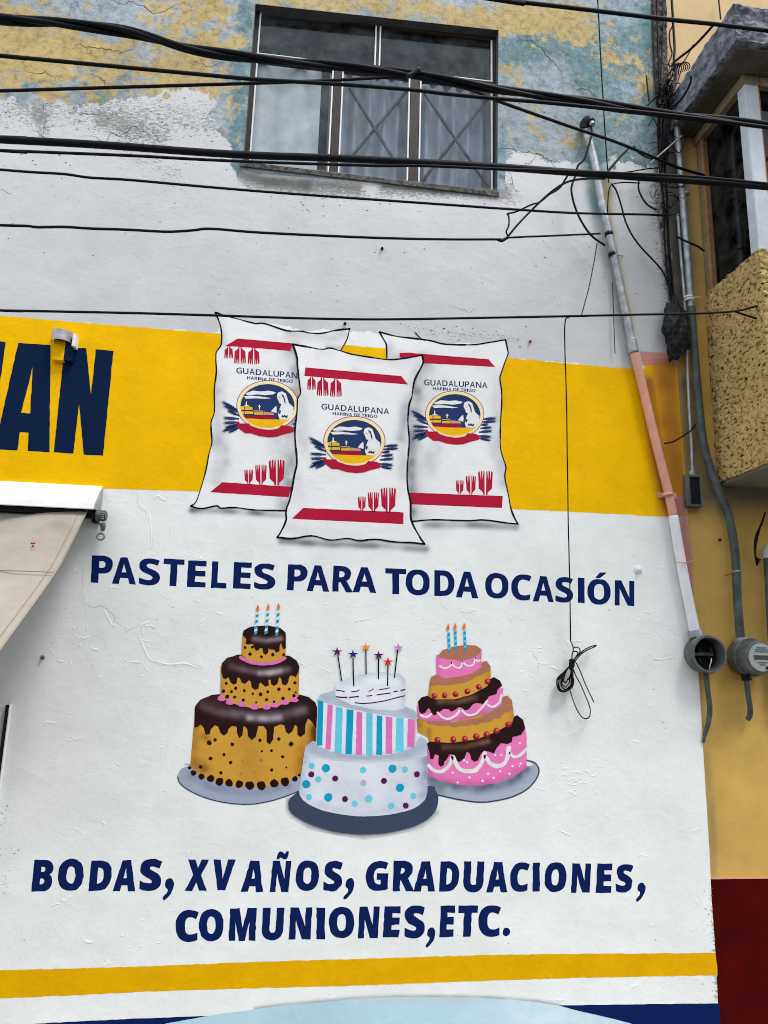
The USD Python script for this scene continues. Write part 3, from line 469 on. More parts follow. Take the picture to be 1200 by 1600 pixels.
uw = Polygon([tuple(q) for q in upper] + mid[1:] + [tuple(q) for q in right[1:]] + [(1033, 270)] + [(q[0] - 0.4, q[1]) for q in EDGE[::-1] if 280 < q[1] < 560] + [tuple(q) for q in ragged([(1056, 572), (1003, 572), (980, 577), (791, 558), (790, 534), (690, 538), (600, 522), (546, 516), (470, 515), (345, 492), (341, 521), (160, 507), (0, 494), (-260, 468)], 2.5, 8)]).buffer(0)
uw = uw.difference(unary_union([as_poly(q) for q in flakes]))
v, f = flat(uw); v, f = refine(v, f, 9)
thin = np.maximum(0.42 * np.exp(-(seg_dist(v, [tuple(q) for q in upper]) / 13) ** 2), 0.42 * np.exp(-(seg_dist(v, [tuple(q) for q in right]) / 13) ** 2)) + 0.24 * np.exp(-(seg_dist(v, [(60, 185), (200, 195), (330, 195)]) / 40) ** 2) + 0.2 * np.exp(-(seg_dist(v, [(1030, 270), (1044, 470)]) / 14) ** 2) + 0.2 * np.exp(-(seg_dist(v, [(380, 280), (780, 302)]) / 12) ** 2)
wear = px_attr(v, WEAR)
obj(B, 'old_white_paint', front(v, f, -1.25 * LAYER), 'old_white_paint', label='older greyish white paint between the band and the window', attrs={'wear': (Sdf.ValueTypeNames.FloatArray, wear), 'thin': (Sdf.ValueTypeNames.FloatArray, thin)})
# yellow band, stripe, blue base
band = [(-260, 468), (0, 493), (160, 507), (341, 521), (560, 541), (791, 559), (900, 569), (980, 576), (1007, 577), (1008, 570), (1056, 570), (1060, 600), (1067, 700), (1073.6, 806), (1035, 807), (920, 801), (797, 795), (640, 786), (480, 778), (320, 768), (150, 763), (0, 756), (-260, 742)]
paint(B, 'yellow_band', band, 'paint_yellow', 2, 0.9, label='broad yellow band across the wall')
paint(B, 'pink_patch', [(1000, 549), (1050, 552), (1056, 571), (1006, 571), (1002, 562)], 'paint_salmon', 2.5, 0.6, label='pink paint patch above the yellow band beside the conduit')
haze_patch(B, 'stain_and_shade_spray', [(996, 560), (1058, 560), (1073, 806), (1022, 812)], 'spray_rust_and_shade', [([(1012, 600), (1045, 790)], 14, 0.75), ([(1040, 580), (1062, 790)], 22, 0.72), ([(1030, 700), (1060, 760)], 20, 0.6)], 3, 4, 0.9, label='orange brown stain and painted bay shade on the yellow band right of the conduit')  # orange stain, with the shade of the bay put into its colour
haze_patch(B, 'pink_spray', [(1038, 775), (1072, 775), (1081, 880), (1086, 980), (1076, 985), (1050, 860)], 'spray_pink', [([(1062, 775), (1070, 850), (1080, 960)], 11, 0.95)], 3.5, 3, 0.97, label='pink overspray along the white conduit')
haze_patch(B, 'ochre_spray', [(930, 250), (990, 250), (1010, 560), (960, 540)], 'spray_ochre', [([(948, 345), (960, 400), (975, 470), (985, 520)], 6.5, 0.85), ([(947, 290), (950, 330)], 8, 0.6)], 1.6, 3, 0.9, label='ochre stain along the right side of the conduit')
haze_patch(B, 'teal_spray', [(880, 200), (985, 200), (985, 370), (900, 340)], 'spray_teal', [([(930, 230), (940, 290)], 18, 0.6), ([(925, 300), (935, 330)], 10, 0.5)], 1.4, 4, 0.8)
haze_patch(B, 'grime_streak', [(370, 255), (540, 262), (780, 292), (800, 330), (370, 320)], 'grime_and_shade', [([(378, 272), (420, 284), (480, 288)], 10, 0.75), ([(480, 285), (560, 292)], 7, 0.5), ([(600, 290), (770, 301)], 6, 0.6), ([(680, 296), (700, 296)], 8, 0.7)], 1.8, 3, 0.85, label='dark dirt under the window sill')
paint(B, 'yellow_stripe', [(-260, 1529), (0, 1516), (200, 1511), (400, 1503), (600, 1497), (760, 1492), (900, 1490.5), (1118, 1489), (1119.6, 1500), (1121.5, 1524), (1000, 1526), (900, 1528), (720, 1534), (560, 1540), (400, 1544), (240, 1549), (120, 1555), (0, 1560), (-260, 1572)], 'paint_yellow_stripe', 2, 0.7, label='narrow yellow stripe below the lettering')
navyb = Polygon([(-260, 1622), (0, 1606), (55, 1599.5), (200, 1592), (310, 1588), (600, 1578), (870, 1571), (1000, 1569), (1124, 1568), (1127, 1640), (-260, 1645)])
paint(B, 'blue_base', navyb, 'paint_navy', 2, 0.5, label='dark blue painted base of the wall')
arc = [(180, 1640), (240, 1603), (300, 1592), (345, 1584), (400, 1577), (450, 1570), (500, 1566), (560, 1560), (620, 1558), (680, 1558), (740, 1558.5), (800, 1562), (840, 1566), (872, 1571), (910, 1581), (950, 1590), (985, 1599), (1040, 1625), (1060, 1640)]
haze_patch(B, 'arc_outline', Polygon(arc).buffer(9), 'spray_grey', [(arc[4:14], 4.5, 0.34)], 2.5, 4, 0.6)
spray(B, 'pale_blue_arc', arc, lin(176, 210, 224, 1.0), [([(840, 1600), (900, 1620)], 90, lin(202, 224, 232, 1.0), 0.9), ([(480, 1590)], 60, lin(164, 198, 214, 1.0), 0.6), ([(560, 1562), (740, 1561)], 10, lin(186, 204, 212, 1.0), 0.7)], 3, 10, 0.4, label='pale blue painted arch at the foot of the wall')

# ---------------- lettering
def glyph(setname, ch):
    if ch == 'I': return Polygon([(0, 0), (225, 0), (225, 1000), (0, 1000)]) if setname != 'C' else Polygon([(0, 0), (130, 0), (130, 1000), (0, 1000)])
    if ch == ',': return as_poly(smooth_line([(60, 700), (90, 880), (210, 980), (350, 960), (440, 820), (450, 600), (390, 360), (260, 150), (90, 0), (30, 60), (60, 150), (170, 290), (215, 450), (190, 520), (100, 580), (60, 700)], 4)[:-1])
    g = None
    for ring in GLYPHS[setname][ch]:
        q = Polygon(np.array(ring, float).reshape(-1, 2)).buffer(0)
        g = q if g is None else g.symmetric_difference(q)
    return g
import shapely
def letter(parent, setname, ch, x0, x1, yt, yb, slope, mat, layer, shear=0.0, amp=0.45, top=1000.0, bold=None, name='letter'):
    bold = {'A': 17, 'B': 15, 'C': 0}[setname] if bold is None else bold
    """cap height runs from yb (base) to yt; the base line drops by slope per pixel; shear leans the top to the right"""
    g = glyph(setname, ch)
    if bold: g = g.buffer(bold, join_style=2)
    a, b, c, d = g.bounds
    lo = b if ch in ',' else -bold
    def T(p):
        p = np.array(p); u = (p[:, 0] - a) / (c - a); w = (p[:, 1] - lo) / ((d if ch in ',.' else top + bold) - lo)
        sh = shear * (yb - yt)
        x = x0 + u * (x1 - x0 - abs(sh)) + (sh * w if sh > 0 else sh * w - sh)
        return np.c_[x, yb + (yt - yb) * w + slope * (x - (x0 + x1) / 2)]
    return paint(parent, name, shapely.transform(g, T), mat, layer, amp, seg=2.5)
L1 = [('P', 141.7, 177, 868, 911), ('A', 175, 212.5, 871, 912.5), ('S', 217, 250, 873, 914), ('T', 254, 288.5, 873.5, 915.5), ('E', 292, 323, 876, 917.5), ('L', 329.6, 355.6, 877.5, 919), ('E', 363.8, 393.5, 878.5, 920), ('S', 397, 430, 881, 920.5),
      ('P', 448, 481, 882, 922.5), ('A', 479, 514.5, 883.5, 924), ('R', 519, 553, 884.5, 925), ('A', 551, 588, 886.5, 926), ('T', 602, 634.5, 888.5, 928), ('O', 634, 671.5, 890.5, 929.5), ('D', 678.5, 710, 891.5, 931.5), ('A', 712, 747.5, 893.5, 934),
      ('O', 758, 794.5, 896, 934.5), ('C', 799, 830, 898, 937.5), ('A', 832.6, 865.5, 900.5, 940), ('S', 868, 895.5, 902, 941), ('I', 903, 913.4, 903, 942), ('Ó', 918, 954, 905.5, 944), ('N', 960.6, 991, 907, 946.5)]
for ch, a, b, t, o in L1: letter(B, 'A', ch, a, b, t, o, 0.045, 'paint_navy', 2, 0.05 if ch in 'PTELDRN' and a < 560 else 0.0)
L2 = [('B', 48.7, 85.2, 1343.5, 1393), ('O', 89.5, 132, 1343, 1391.5), ('D', 138, 176.8, 1344.5, 1392), ('A', 176, 216, 1344, 1392.5), ('S', 217, 254, 1343, 1391.5), (',', 254, 272.5, 1372, 1406.5), ('X', 288.4, 328, 1343, 1392), ('V', 328.8, 368, 1343, 1391),
      ('A', 376, 415.7, 1345, 1393.5), ('Ñ', 421.4, 455.5, 1345, 1394), ('O', 461, 499.5, 1345.5, 1391.5), ('S', 505, 536, 1346, 1392), (',', 536.5, 554.5, 1372, 1405.5), ('G', 570.4, 608, 1346, 1391.5), ('R', 613, 649.5, 1345, 1392.5), ('A', 646, 682.6, 1346, 1393),
      ('D', 686, 718.5, 1346, 1393), ('U', 723, 757, 1346, 1393.5), ('A', 759.6, 795, 1347, 1394), ('C', 796, 828, 1348, 1393), ('I', 832.4, 843.4, 1348, 1393), ('O', 849.6, 886, 1348.5, 1393.5), ('N', 892, 923.5, 1349, 1395), ('E', 931, 957, 1349.5, 1395), ('S', 962, 989.5, 1350.5, 1394), (',', 994, 1009, 1379, 1409)]
for ch, a, b, t, o in L2: letter(B, 'B', ch, a, b, t, o, 0.0, 'paint_navy', 2, 0.0 if ch == 'I' else 0.10 if ch not in 'OSGC' and a < 560 else 0.05, 0.7)
L3 = [('C', 274.5, 310.5, 1422.5, 1471), ('O', 311, 349.3, 1421.5, 1470), ('M', 357, 401.5, 1419, 1470), ('U', 408, 444.5, 1418.5, 1468.5), ('N', 451, 488, 1418, 1468), ('I', 494.5, 507.6, 1418, 1467.5), ('O', 514, 553.3, 1418, 1465), ('N', 559, 593.2, 1416.5, 1466), ('E', 598, 626.3, 1416, 1464.5), ('S', 632, 664.2, 1415.5, 1465.5),
      (',', 665, 680.5, 1449, 1480.5), ('E', 686, 711.3, 1415, 1464), ('T', 714, 747.3, 1415, 1463.5), ('C', 747.5, 782.8, 1415, 1463), ('.', 785, 797, 1450, 1462)]
for ch, a, b, t, o in L3: letter(B, 'B', ch, a, b, t, o, -0.01, 'paint_navy', 2, 0.06 if ch not in 'OSGCI' else 0.0, 0.7)
big = {'v': [[(-66, 531), (-32, 534), (-14, 620), (-7, 533), (9, 534.5), (-14, 700), (-44, 699)]],
       'a': [[(28.5, 535.5), (79, 539), (77.5, 707), (43.5, 704.5), (44.8, 676), (31, 675), (27.5, 703.8), (-9, 702)], [(51, 574), (33, 645), (47, 646)]],
       'n': [[(100.5, 543.6), (134.8, 543.9), (142, 616), (149.8, 545.5), (177.3, 548), (161, 711.6), (131, 710.5), (123.5, 632), (114.5, 708.8), (84, 706.6)]]}
for k in 'van': paint(B, 'letter', Polygon(big[k][0], big[k][1:]), 'paint_navy_grey', 3, 0.6)

# ---------------- cracks in the plaster, as thin open lines
def crack(pts, w, seed, mat='paint_black'):
    r = np.random.default_rng(seed); p = [np.array(q, float) for q in pts]
    for _ in range(3):
        q = [p[0]]
        for a, b in zip(p[:-1], p[1:]):
            dd = b - a; q += [(a + b) / 2 + np.array([-dd[1], dd[0]]) * r.normal(0, 0.16), b]
        p = q
    ws = np.interp(np.linspace(0, 1, len(p)), [0, 0.5, 1], [0.35, 1, 0.25]) * 0.8 * w * r.uniform(0.6, 1.3, len(p))
    g = unary_union([LineString([p[i], p[i + 1]]).buffer(ws[i] / 2, cap_style=1, quad_segs=2) for i in range(len(p) - 1)])
    v, f = flat(MultiPolygon(polys(g.buffer(0.01))) if polys(g) else g)
    obj(B, 'crack', front(v, f, -1.6 * LAYER), mat)
plain('crack_dark', (0.055, 0.05, 0.045), 0.95, noise=0.2)
for i, (pts, w) in enumerate([([(150, 2), (185, 5), (215, 8), (237, 20), (262, 14), (300, 12)], 1.5), ([(112, 78), (140, 72), (165, 78), (190, 82), (212, 72)], 1.4), ([(40, 110), (62, 115), (90, 130)], 1.0), ([(140, 115), (158, 122), (172, 142)], 1.3), ([(808, 55), (828, 62), (850, 80), (872, 105), (880, 112)], 1.6), ([(780, 232), (815, 238), (838, 240), (862, 252), (872, 266)], 1.7), ([(838, 240), (830, 254), (815, 262)], 1.2),
                              ([(125, 215), (150, 214), (165, 225), (190, 210), (230, 208), (248, 222), (262, 220)], 1.3), ([(180, 200), (200, 212), (232, 210)], 1.2), ([(50, 202), (60, 208), (95, 215)], 1.0), ([(880, 130), (910, 138), (930, 150), (960, 155)], 1.0), ([(300, 96), (330, 105), (352, 98)], 1.0), ([(790, 265), (800, 280), (806, 300)], 1.2), ([(0, 296), (18, 302)], 0.9), ([(640, 560), (655, 566), (668, 567)], 0.8),
                              ([(305, 592), (330, 594), (338, 597)], 0.8), ([(785, 588), (812, 592), (836, 596)], 1.0), ([(110, 170), (130, 178), (160, 176)], 1.1), ([(60, 160), (70, 190), (66, 215)], 1.0), ([(700, 480), (720, 483), (745, 482)], 0.7)]):
    crack(pts, w, 40 + i, 'crack_dark')
plain('crack_grey', (0.40, 0.41, 0.41), 0.9, noise=0.1)
for i, (pts, w) in enumerate([([(120, 865), (126, 885), (124, 930), (140, 948), (170, 955), (180, 972), (216, 975), (222, 1000), (232, 1025)], 0.9), ([(232, 1030), (262, 1038), (290, 1037), (318, 1046)], 0.8), ([(440, 1040), (460, 1035), (490, 1040)], 0.8), ([(200, 762), (215, 785), (232, 810), (236, 860)], 0.7), ([(1005, 1030), (1030, 1032), (1055, 1028)], 0.8), ([(715, 950), (735, 958), (748, 955)], 0.8), ([(820, 1015), (838, 1030), (842, 1050)], 0.8), ([(882, 1218), (900, 1222), (912, 1216)], 0.9)]):
    crack(pts, w, 80 + i, 'crack_grey')
# ---------------- three painted flour sacks
GREY, DGREY, WHT = lin(150, 154, 164, K), lin(84, 88, 100, K), (0.80, 0.81, 0.82)
def fork_down(x0, x1, y0, y1):
    w = x1 - x0; c = (x0 + x1) / 2; h = y1 - y0
    left = [(c - 0.04 * w, y0), (c - 0.14 * w, y0), (c - 0.16 * w, y0 + 0.10 * h), (x0 + 0.06 * w, y0 + 0.26 * h), (x0, y1 - 0.08 * h), (x0 + 0.12 * w, y1), (x0 + 0.15 * w, y0 + 0.62 * h), (x0 + 0.20 * w, y1 - 0.02 * h), (x0 + 0.29 * w, y1), (x0 + 0.31 * w, y0 + 0.62 * h), (x0 + 0.37 * w, y1), (c - 0.06 * w, y1 - 0.02 * h)]
    rightp = [(2 * c - x, y) for x, y in left]
    return unary_union([as_poly(left), as_poly(rightp)])
def fork_up(x0, x1, y0, y1):
    g = fork_down(x0, x1, -y1, -y0); return shapely.transform(g, lambda p: np.c_[p[:, 0], -p[:, 1]])
def text_row(parent, txt, x0, x1, b0, b1, h, mat, layer, bold=8.0, wfac=None):
    adv = {'I': 0.42, ' ': 0.32, 'E': 0.72, 'L': 0.70, 'P': 0.80, 'T': 0.78, 'R': 0.84, 'H': 0.95, 'D': 0.98, 'U': 0.96, 'A': 0.93, 'N': 1.0, 'G': 0.98, 'O': 1.06}
    tot = sum(adv[c] for c in txt); x = x0; sl = (b1 - b0) / (x1 - x0)
    for c in txt:
        w = adv[c] / tot * (x1 - x0)
        if c != ' ':
            yb = b0 + sl * (x + w / 2 - x0)
            letter(parent, 'C', c, x + 0.07 * w, x + 0.93 * w, yb - h, yb, sl, mat, layer, 0, 0.12, bold=bold)
        x += w
def emblem(parent, cx, cy, s, layer, clip=None):
    E6 = lambda pts: [(cx + (x - 625) / 6.667 * s, cy + (y - 595) / 6.667 * s) for x, y in pts]
    def put(name, g, mat, k, amp=0.12):
        g = as_poly(g)
        if clip is not None: g = g.intersection(clip)
        if polys(g): paint(parent, name, MultiPolygon(polys(g)), mat, layer + k * 0.5, amp)
    ell = lambda rx, ry, dy=0: Polygon([(cx + rx * s * math.cos(t), cy + (dy + ry * math.sin(t)) * s) for t in np.linspace(0, 2 * np.pi, 60, endpoint=False)])
    r = np.random.default_rng(5)
    def leaf(tip, root, w):
        tip, root = np.array(tip, float), np.array(root, float); d = root - tip; nrm = np.array([-d[1], d[0]]) / np.hypot(*d)
        gs = [Polygon(E6([tip, tip + d * 0.45 + nrm * w * 0.6, root + nrm * w * 0.3, root - nrm * w * 0.3, tip + d * 0.4 - nrm * w * 0.6]))]
        for t in np.linspace(0.08, 0.62, 6):                      # the barbs of the ear
            for sg in (-1, 1):
                a = tip + d * (t + 0.16); gs.append(Polygon(E6([a + nrm * sg * 1, tip + d * t - d * 0.05 + nrm * sg * (w * 0.75 + 6), a + d * 0.10 + nrm * sg * 2])))
        return unary_union([q.buffer(0) for q in gs])
    for tip, root in [((135, 548), (325, 650)), ((150, 590), (330, 670)), ((195, 640), (335, 705)), ((148, 725), (330, 735)), ((152, 780), (330, 770)), ((140, 875), (330, 800)), ((205, 885), (345, 815)), ((165, 835), (320, 790))]: put('wheat_ear', leaf(tip, root, 26), 'paint_emblem_navy', 0)
    for tip, root in [((1092, 635), (925, 650)), ((1092, 668), (925, 680)), ((1040, 735), (905, 750)), ((1048, 775), (890, 790)), ((1042, 845), (880, 830)), ((1030, 885), (870, 850)), ((1000, 700), (915, 715))]: put('wheat_ear', leaf(tip, root, 26), 'paint_emblem_navy', 0)
    put('emblem_ring', ell(48.6, 39.3), 'paint_ribbon', 1)
    put('emblem_ring', ell(47.4, 38.2), 'paint_white_detail', 2)
    put('emblem_ring', ell(46.4, 37.3), 'paint_cream', 3)
    inner = ell(42.2, 34.0, 0.6)
    put('emblem_sky', inner, 'paint_emblem_navy', 4)
    put('emblem_field', inner.intersection(Polygon(E6([(300, 722), (420, 728), (600, 740), (860, 742), (960, 735), (960, 900), (300, 900)]))), 'paint_emblem_yellow', 5)
    put('emblem_hill', inner.intersection(Polygon(E6([(330, 692), (470, 705), (690, 695), (700, 735), (560, 738), (390, 728), (330, 720)]))), 'paint_ribbon', 5)
    for q in ([(338, 608), (380, 602), (384, 640), (340, 642)], [(392, 606), (468, 612), (470, 642), (390, 640)], [(352, 655), (382, 655), (382, 686), (358, 684)], [(390, 655), (475, 658), (474, 684), (388, 684)], [(486, 668), (578, 666), (578, 692), (484, 690)], [(480, 648), (578, 650), (578, 658), (480, 656)]): put('emblem_house', inner.intersection(Polygon(E6(q))), 'paint_emblem_yellow', 5)
    put('emblem_house', Polygon(E6([(582, 660), (690, 672), (692, 694), (582, 694)])), 'paint_salmon', 5)
    for q in ([(398, 470), (470, 440), (560, 448), (640, 442), (712, 458), (690, 478), (600, 488), (520, 480), (450, 486), (408, 482)], [(372, 500), (440, 492), (520, 498), (590, 508), (665, 520), (600, 526), (500, 520), (400, 526), (388, 510)]): put('emblem_cloud', Polygon(E6(q)), 'paint_white_detail', 6)
    for q in ([(402, 552), (408, 552), (412, 590), (436, 600), (450, 604), (372, 604), (384, 598), (398, 590)], [(536, 588), (546, 588), (546, 600), (556, 602), (556, 608), (546, 608), (546, 636), (536, 636), (536, 608), (526, 606), (526, 601), (536, 600)]): put('emblem_spire', Polygon(E6(q)), 'paint_white_detail', 6)
    put('emblem_figure', Polygon(E6([(735, 462), (775, 448), (815, 470), (832, 520), (848, 570), (895, 612), (897, 660), (868, 720), (838, 742), (745, 738), (735, 690), (748, 640), (770, 580), (748, 574), (738, 540), (722, 510), (726, 480)])), 'paint_white_detail', 6)
    put('emblem_figure', Polygon(E6([(660, 660), (690, 622), (716, 598), (722, 640), (718, 676), (690, 664)])), 'paint_white_detail', 6)
    for q in ([(770, 476), (795, 492), (812, 540), (812, 584), (800, 560), (792, 520), (772, 492)], [(768, 712), (780, 690), (790, 704), (804, 690), (818, 706), (838, 694), (832, 726), (812, 722), (800, 716), (778, 722)], [(748, 640), (768, 652), (752, 690), (742, 674)], [(745, 512), (756, 508), (756, 516), (746, 518)], [(700, 735), (722, 690), (744, 716), (750, 738)]): put('emblem_line', Polygon(E6(q)), 'paint_emblem_navy', 7)
    put('emblem_ribbon', Polygon(E6([(292, 762), (345, 782), (436, 782), (450, 806), (540, 838), (640, 850), (735, 838), (768, 800), (850, 806), (898, 830), (890, 872), (790, 896), (720, 920), (640, 926), (540, 914), (450, 884), (390, 884), (318, 828)])), 'paint_red', 7)
C1, C2, C3 = crop(430, 530, 4.704), crop(320, 480, 4.704), crop(590, 500, 4.704)
center = C1([(130, 38), (230, 55), (345, 75), (400, 65), (480, 85), (560, 110), (680, 130), (830, 150), (940, 142), (1080, 118), (1085, 180), (1025, 300), (1005, 420), (985, 480), (975, 600), (985, 750), (970, 960), (975, 1100), (995, 1200), (1000, 1330), (1060, 1450), (1098, 1505),
             (1000, 1495), (880, 1490), (740, 1470), (620, 1480), (530, 1465), (400, 1475), (270, 1445), (120, 1465), (15, 1455), (40, 1420), (80, 1330), (80, 1260), (115, 1150), (140, 1000), (160, 900), (145, 700), (160, 530), (165, 440), (185, 400), (180, 330), (165, 200), (160, 130)])
left = C2([(80, 40), (250, 88), (365, 118), (440, 120), (600, 172), (705, 176), (780, 190), (860, 192), (960, 170), (1065, 158), (1045, 235), (1000, 318), (900, 300), (690, 420), (690, 1200), (600, 1495), (370, 1490), (225, 1472), (120, 1477), (85, 1460), (-25, 1480), (-103, 1461), (-60, 1420), (0, 1230), (30, 1080), (52, 990), (45, 850), (70, 770), (70, 600), (85, 480), (82, 400), (85, 330), (122, 270), (118, 150)])
right = C3([(15, 88), (130, 118), (220, 130), (380, 150), (500, 178), (690, 182), (800, 168), (940, 145), (955, 215), (960, 245), (945, 285), (905, 400), (900, 440), (912, 520), (912, 610), (905, 720), (902, 800), (905, 950), (943, 1080), (935, 1150), (960, 1280), (980, 1385), (1005, 1450), (1032, 1500), (940, 1490), (785, 1470), (680, 1475), (560, 1472), (400, 1468), (255, 1480), (200, 1300), (250, 300), (72, 280), (65, 190), (50, 150)])
def outline(parent, pts, segs, layer, w=2.2):
    for k, s in enumerate(segs):
        p = smooth_line(s, 4)
        ws = w * (0.55 + 0.9 * meshkit.noise(np.c_[p * 0.07, np.full(len(p), k * 3.1)], 9))
        g = unary_union([LineString([p[i], p[i + 1]]).buffer(ws[i] / 2, quad_segs=3) for i in range(len(p) - 1)])
        paint(parent, 'outline', MultiPolygon(polys(g.buffer(0.02))), 'paint_black', layer, 0.2)
# soft painted shadow that the mural shows under and beside the sacks
haze_patch(B, 'sack_shading', [(270, 780), (450, 790), (450, 830), (290, 815)], 'spray_grey', [([(300, 797), (370, 799), (440, 804)], 5.5, 0.5)], 2.6, 3, 0.8, patchy=0.6)
haze_patch(B, 'sack_shading', [(420, 830), (690, 838), (690, 880), (440, 866)], 'spray_grey', [([(440, 846), (520, 850), (600, 853), (665, 858)], 6, 0.5)], 2.6, 3, 0.8, patchy=0.6)
haze_patch(B, 'sack_shading', [(640, 805), (820, 810), (825, 840), (650, 845)], 'spray_grey', [([(665, 820), (740, 820), (805, 824)], 6, 0.52)], 2.6, 3, 0.8, patchy=0.6)
S = spray(B, 'painted_sack', left, WHT, [(C2([(640, 320), (690, 450), (680, 600), (660, 900), (640, 1150), (610, 1480)]), 16, DGREY, 0.5), (C2([(95, 500), (80, 800), (70, 1000)]), 12, GREY, 0.45), (C2([(120, 1000), (140, 1150), (90, 1260)]), 13, GREY, 0.5), (C2([(500, 960), (560, 1050), (600, 1200)]), 14, GREY, 0.28), (C2([(110, 100), (130, 260)]), 7, GREY, 0.4), (C2([(620, 190), (900, 220), (1020, 200)]), 9, GREY, 0.35), (C2([(900, 300), (1010, 300)]), 5, GREY, 0.5)], 3, 4, label='painted white flour sack behind on the left')
clipL = Polygon(left).difference(Polygon(center).buffer(1))
outline(S, left, [C2([(80, 40), (250, 88), (365, 118), (440, 120), (600, 172), (705, 176), (780, 190), (860, 192), (960, 170), (1065, 158)]), C2([(1065, 158), (1045, 235), (1000, 318)]), C2([(80, 40), (118, 150), (122, 270), (85, 330), (82, 400), (85, 480), (70, 600), (70, 770), (45, 850), (52, 990), (30, 1080), (0, 1230), (-60, 1420), (-103, 1461)]), C2([(-103, 1461), (-25, 1480), (85, 1460), (120, 1477), (225, 1472), (370, 1490), (600, 1495)]), C2([(75, 40), (100, 42), (130, 62)])], 5)
paint(S, 'red_stripe', C2([(148, 285), (240, 230), (650, 266), (628, 322), (300, 294)]), 'paint_red', 4)
paint(S, 'red_stripe', C2([(40, 1360), (128, 1286), (640, 1320), (615, 1396)]), 'paint_red', 4)
for a in ((143, 208, 288, 376), (215, 303, 292, 416), (315, 403, 300, 420)): (p, q), (r_, s_) = C2([(a[0], a[2])])[0], C2([(a[1], a[3])])[0]; paint(S, 'fork', fork_down(p, r_, q, s_), 'paint_red', 4, 0.15)
for a in ((290, 355, 1193, 1298), (370, 455, 1156, 1305), (470, 587, 1120, 1310)): (p, q), (r_, s_) = C2([(a[0], a[2])])[0], C2([(a[1], a[3])])[0]; paint(S, 'fork', fork_up(p, r_, q, s_), 'paint_red', 4, 0.15)
text_row(S, 'GUADALUPAN', 368.5, 465.5, 583, 591.5, 9.0, 'paint_emblem_navy', 4)
text_row(S, 'HARINA DE TRIGO', 385.5, 458, 592.6, 598.4, 5.0, 'paint_emblem_navy', 4, 25)
emblem(S, 418, 633.5, 1.0, 4, clipL)
S = spray(B, 'painted_sack', right, WHT, [(C3([(330, 330), (270, 500), (250, 700), (240, 900), (235, 1100), (240, 1300), (250, 1470)]), 17, DGREY, 0.6), (C3([(420, 950), (370, 1100)]), 14, GREY, 0.4), (C3([(900, 450), (880, 900), (930, 1200)]), 11, GREY, 0.4), (C3([(80, 220), (75, 270), (160, 270)]), 10, GREY, 0.6), (C3([(480, 470), (400, 560)]), 10, GREY, 0.15), (C3([(860, 960), (900, 960)]), 10, GREY, 0.35)], 3.5, 4, label='painted white flour sack behind on the right')
outline(S, right, [C3([(15, 88), (130, 118), (220, 130), (380, 150), (500, 178), (690, 182), (800, 168), (940, 145)]), C3([(15, 88), (50, 150), (65, 190), (68, 280)]), C3([(940, 145), (955, 215), (960, 245), (945, 285), (905, 400), (900, 440), (912, 520), (912, 610), (905, 720), (902, 800), (905, 950), (943, 1080), (935, 1150), (960, 1280), (980, 1385), (1005, 1450), (1032, 1500)]), C3([(1032, 1500), (940, 1490), (785, 1470), (680, 1475), (560, 1472), (400, 1468), (255, 1480)]), C3([(280, 95), (310, 130), (345, 150)])], 5)
paint(S, 'red_stripe', C3([(162, 243), (230, 240), (815, 288), (865, 345), (340, 318), (160, 275)]), 'paint_red', 4)
paint(S, 'red_stripe', C3([(235, 1268), (920, 1294), (914, 1382), (236, 1354)]), 'paint_red', 4)
for a in ((575, 633, 1176, 1280), (648, 723, 1143, 1284), (738, 847, 1108, 1286)): (p, q), (r_, s_) = C3([(a[0], a[2])])[0], C3([(a[1], a[3])])[0]; paint(S, 'fork', fork_up(p, r_, q, s_), 'paint_red', 4, 0.15)
text_row(S, 'GUADALUPANA', 662, 762, 601.8, 606.5, 9.0, 'paint_emblem_navy', 4)
text_row(S, 'HARINA DE TRIGO', 676, 743.5, 609.3, 613, 5.0, 'paint_emblem_navy', 4, 25)
emblem(S, 710.5, 647.5, 0.95, 4)
S = spray(B, 'painted_sack', center, WHT, [(C1([(180, 380), (190, 600), (200, 800)]), 13, GREY, 0.30), (C1([(960, 500), (935, 620), (925, 720)]), 8, DGREY, 0.45), (C1([(985, 420), (955, 700), (950, 1000)]), 10, GREY, 0.45), (C1([(160, 1000), (170, 1150)]), 12, GREY, 0.22), (C1([(620, 130), (880, 160), (1060, 160)]), 9, GREY, 0.22), (C1([(600, 240), (580, 280)]), 10, GREY, 0.2), (C1([(1060, 200), (1000, 320)]), 7, GREY, 0.45), (C1([(100, 1380), (300, 1430), (600, 1450)]), 9, GREY, 0.16), (C1([(330, 100), (420, 110)]), 8, GREY, 0.15)], 8, 4, label='painted white flour sack in front')
outline(S, center, [C1([(130, 38), (230, 55), (345, 75), (400, 65), (480, 85), (560, 110), (680, 130), (830, 150), (940, 142), (1080, 118)]), C1([(1080, 118), (1085, 180), (1025, 300), (1005, 420), (985, 480), (975, 600), (985, 750), (970, 960), (975, 1100), (995, 1200), (1000, 1330), (1060, 1450), (1098, 1505)]), C1([(1098, 1505), (1000, 1495), (880, 1490), (740, 1470), (620, 1480), (530, 1465), (400, 1475), (270, 1445), (120, 1465), (15, 1455)]),
                    C1([(130, 38), (160, 130), (165, 200), (180, 330), (185, 400), (165, 440), (160, 530), (145, 700), (160, 900), (140, 1000), (115, 1150), (80, 1260), (80, 1330), (40, 1420), (15, 1455)])], 8.5, 2.5)
paint(S, 'red_stripe', C1([(222, 207), (926, 270), (976, 333), (214, 271)]), 'paint_red', 8.5)
paint(S, 'red_stripe', C1([(122, 1320), (205, 1240), (945, 1272), (941, 1359)]), 'paint_red', 8.5)
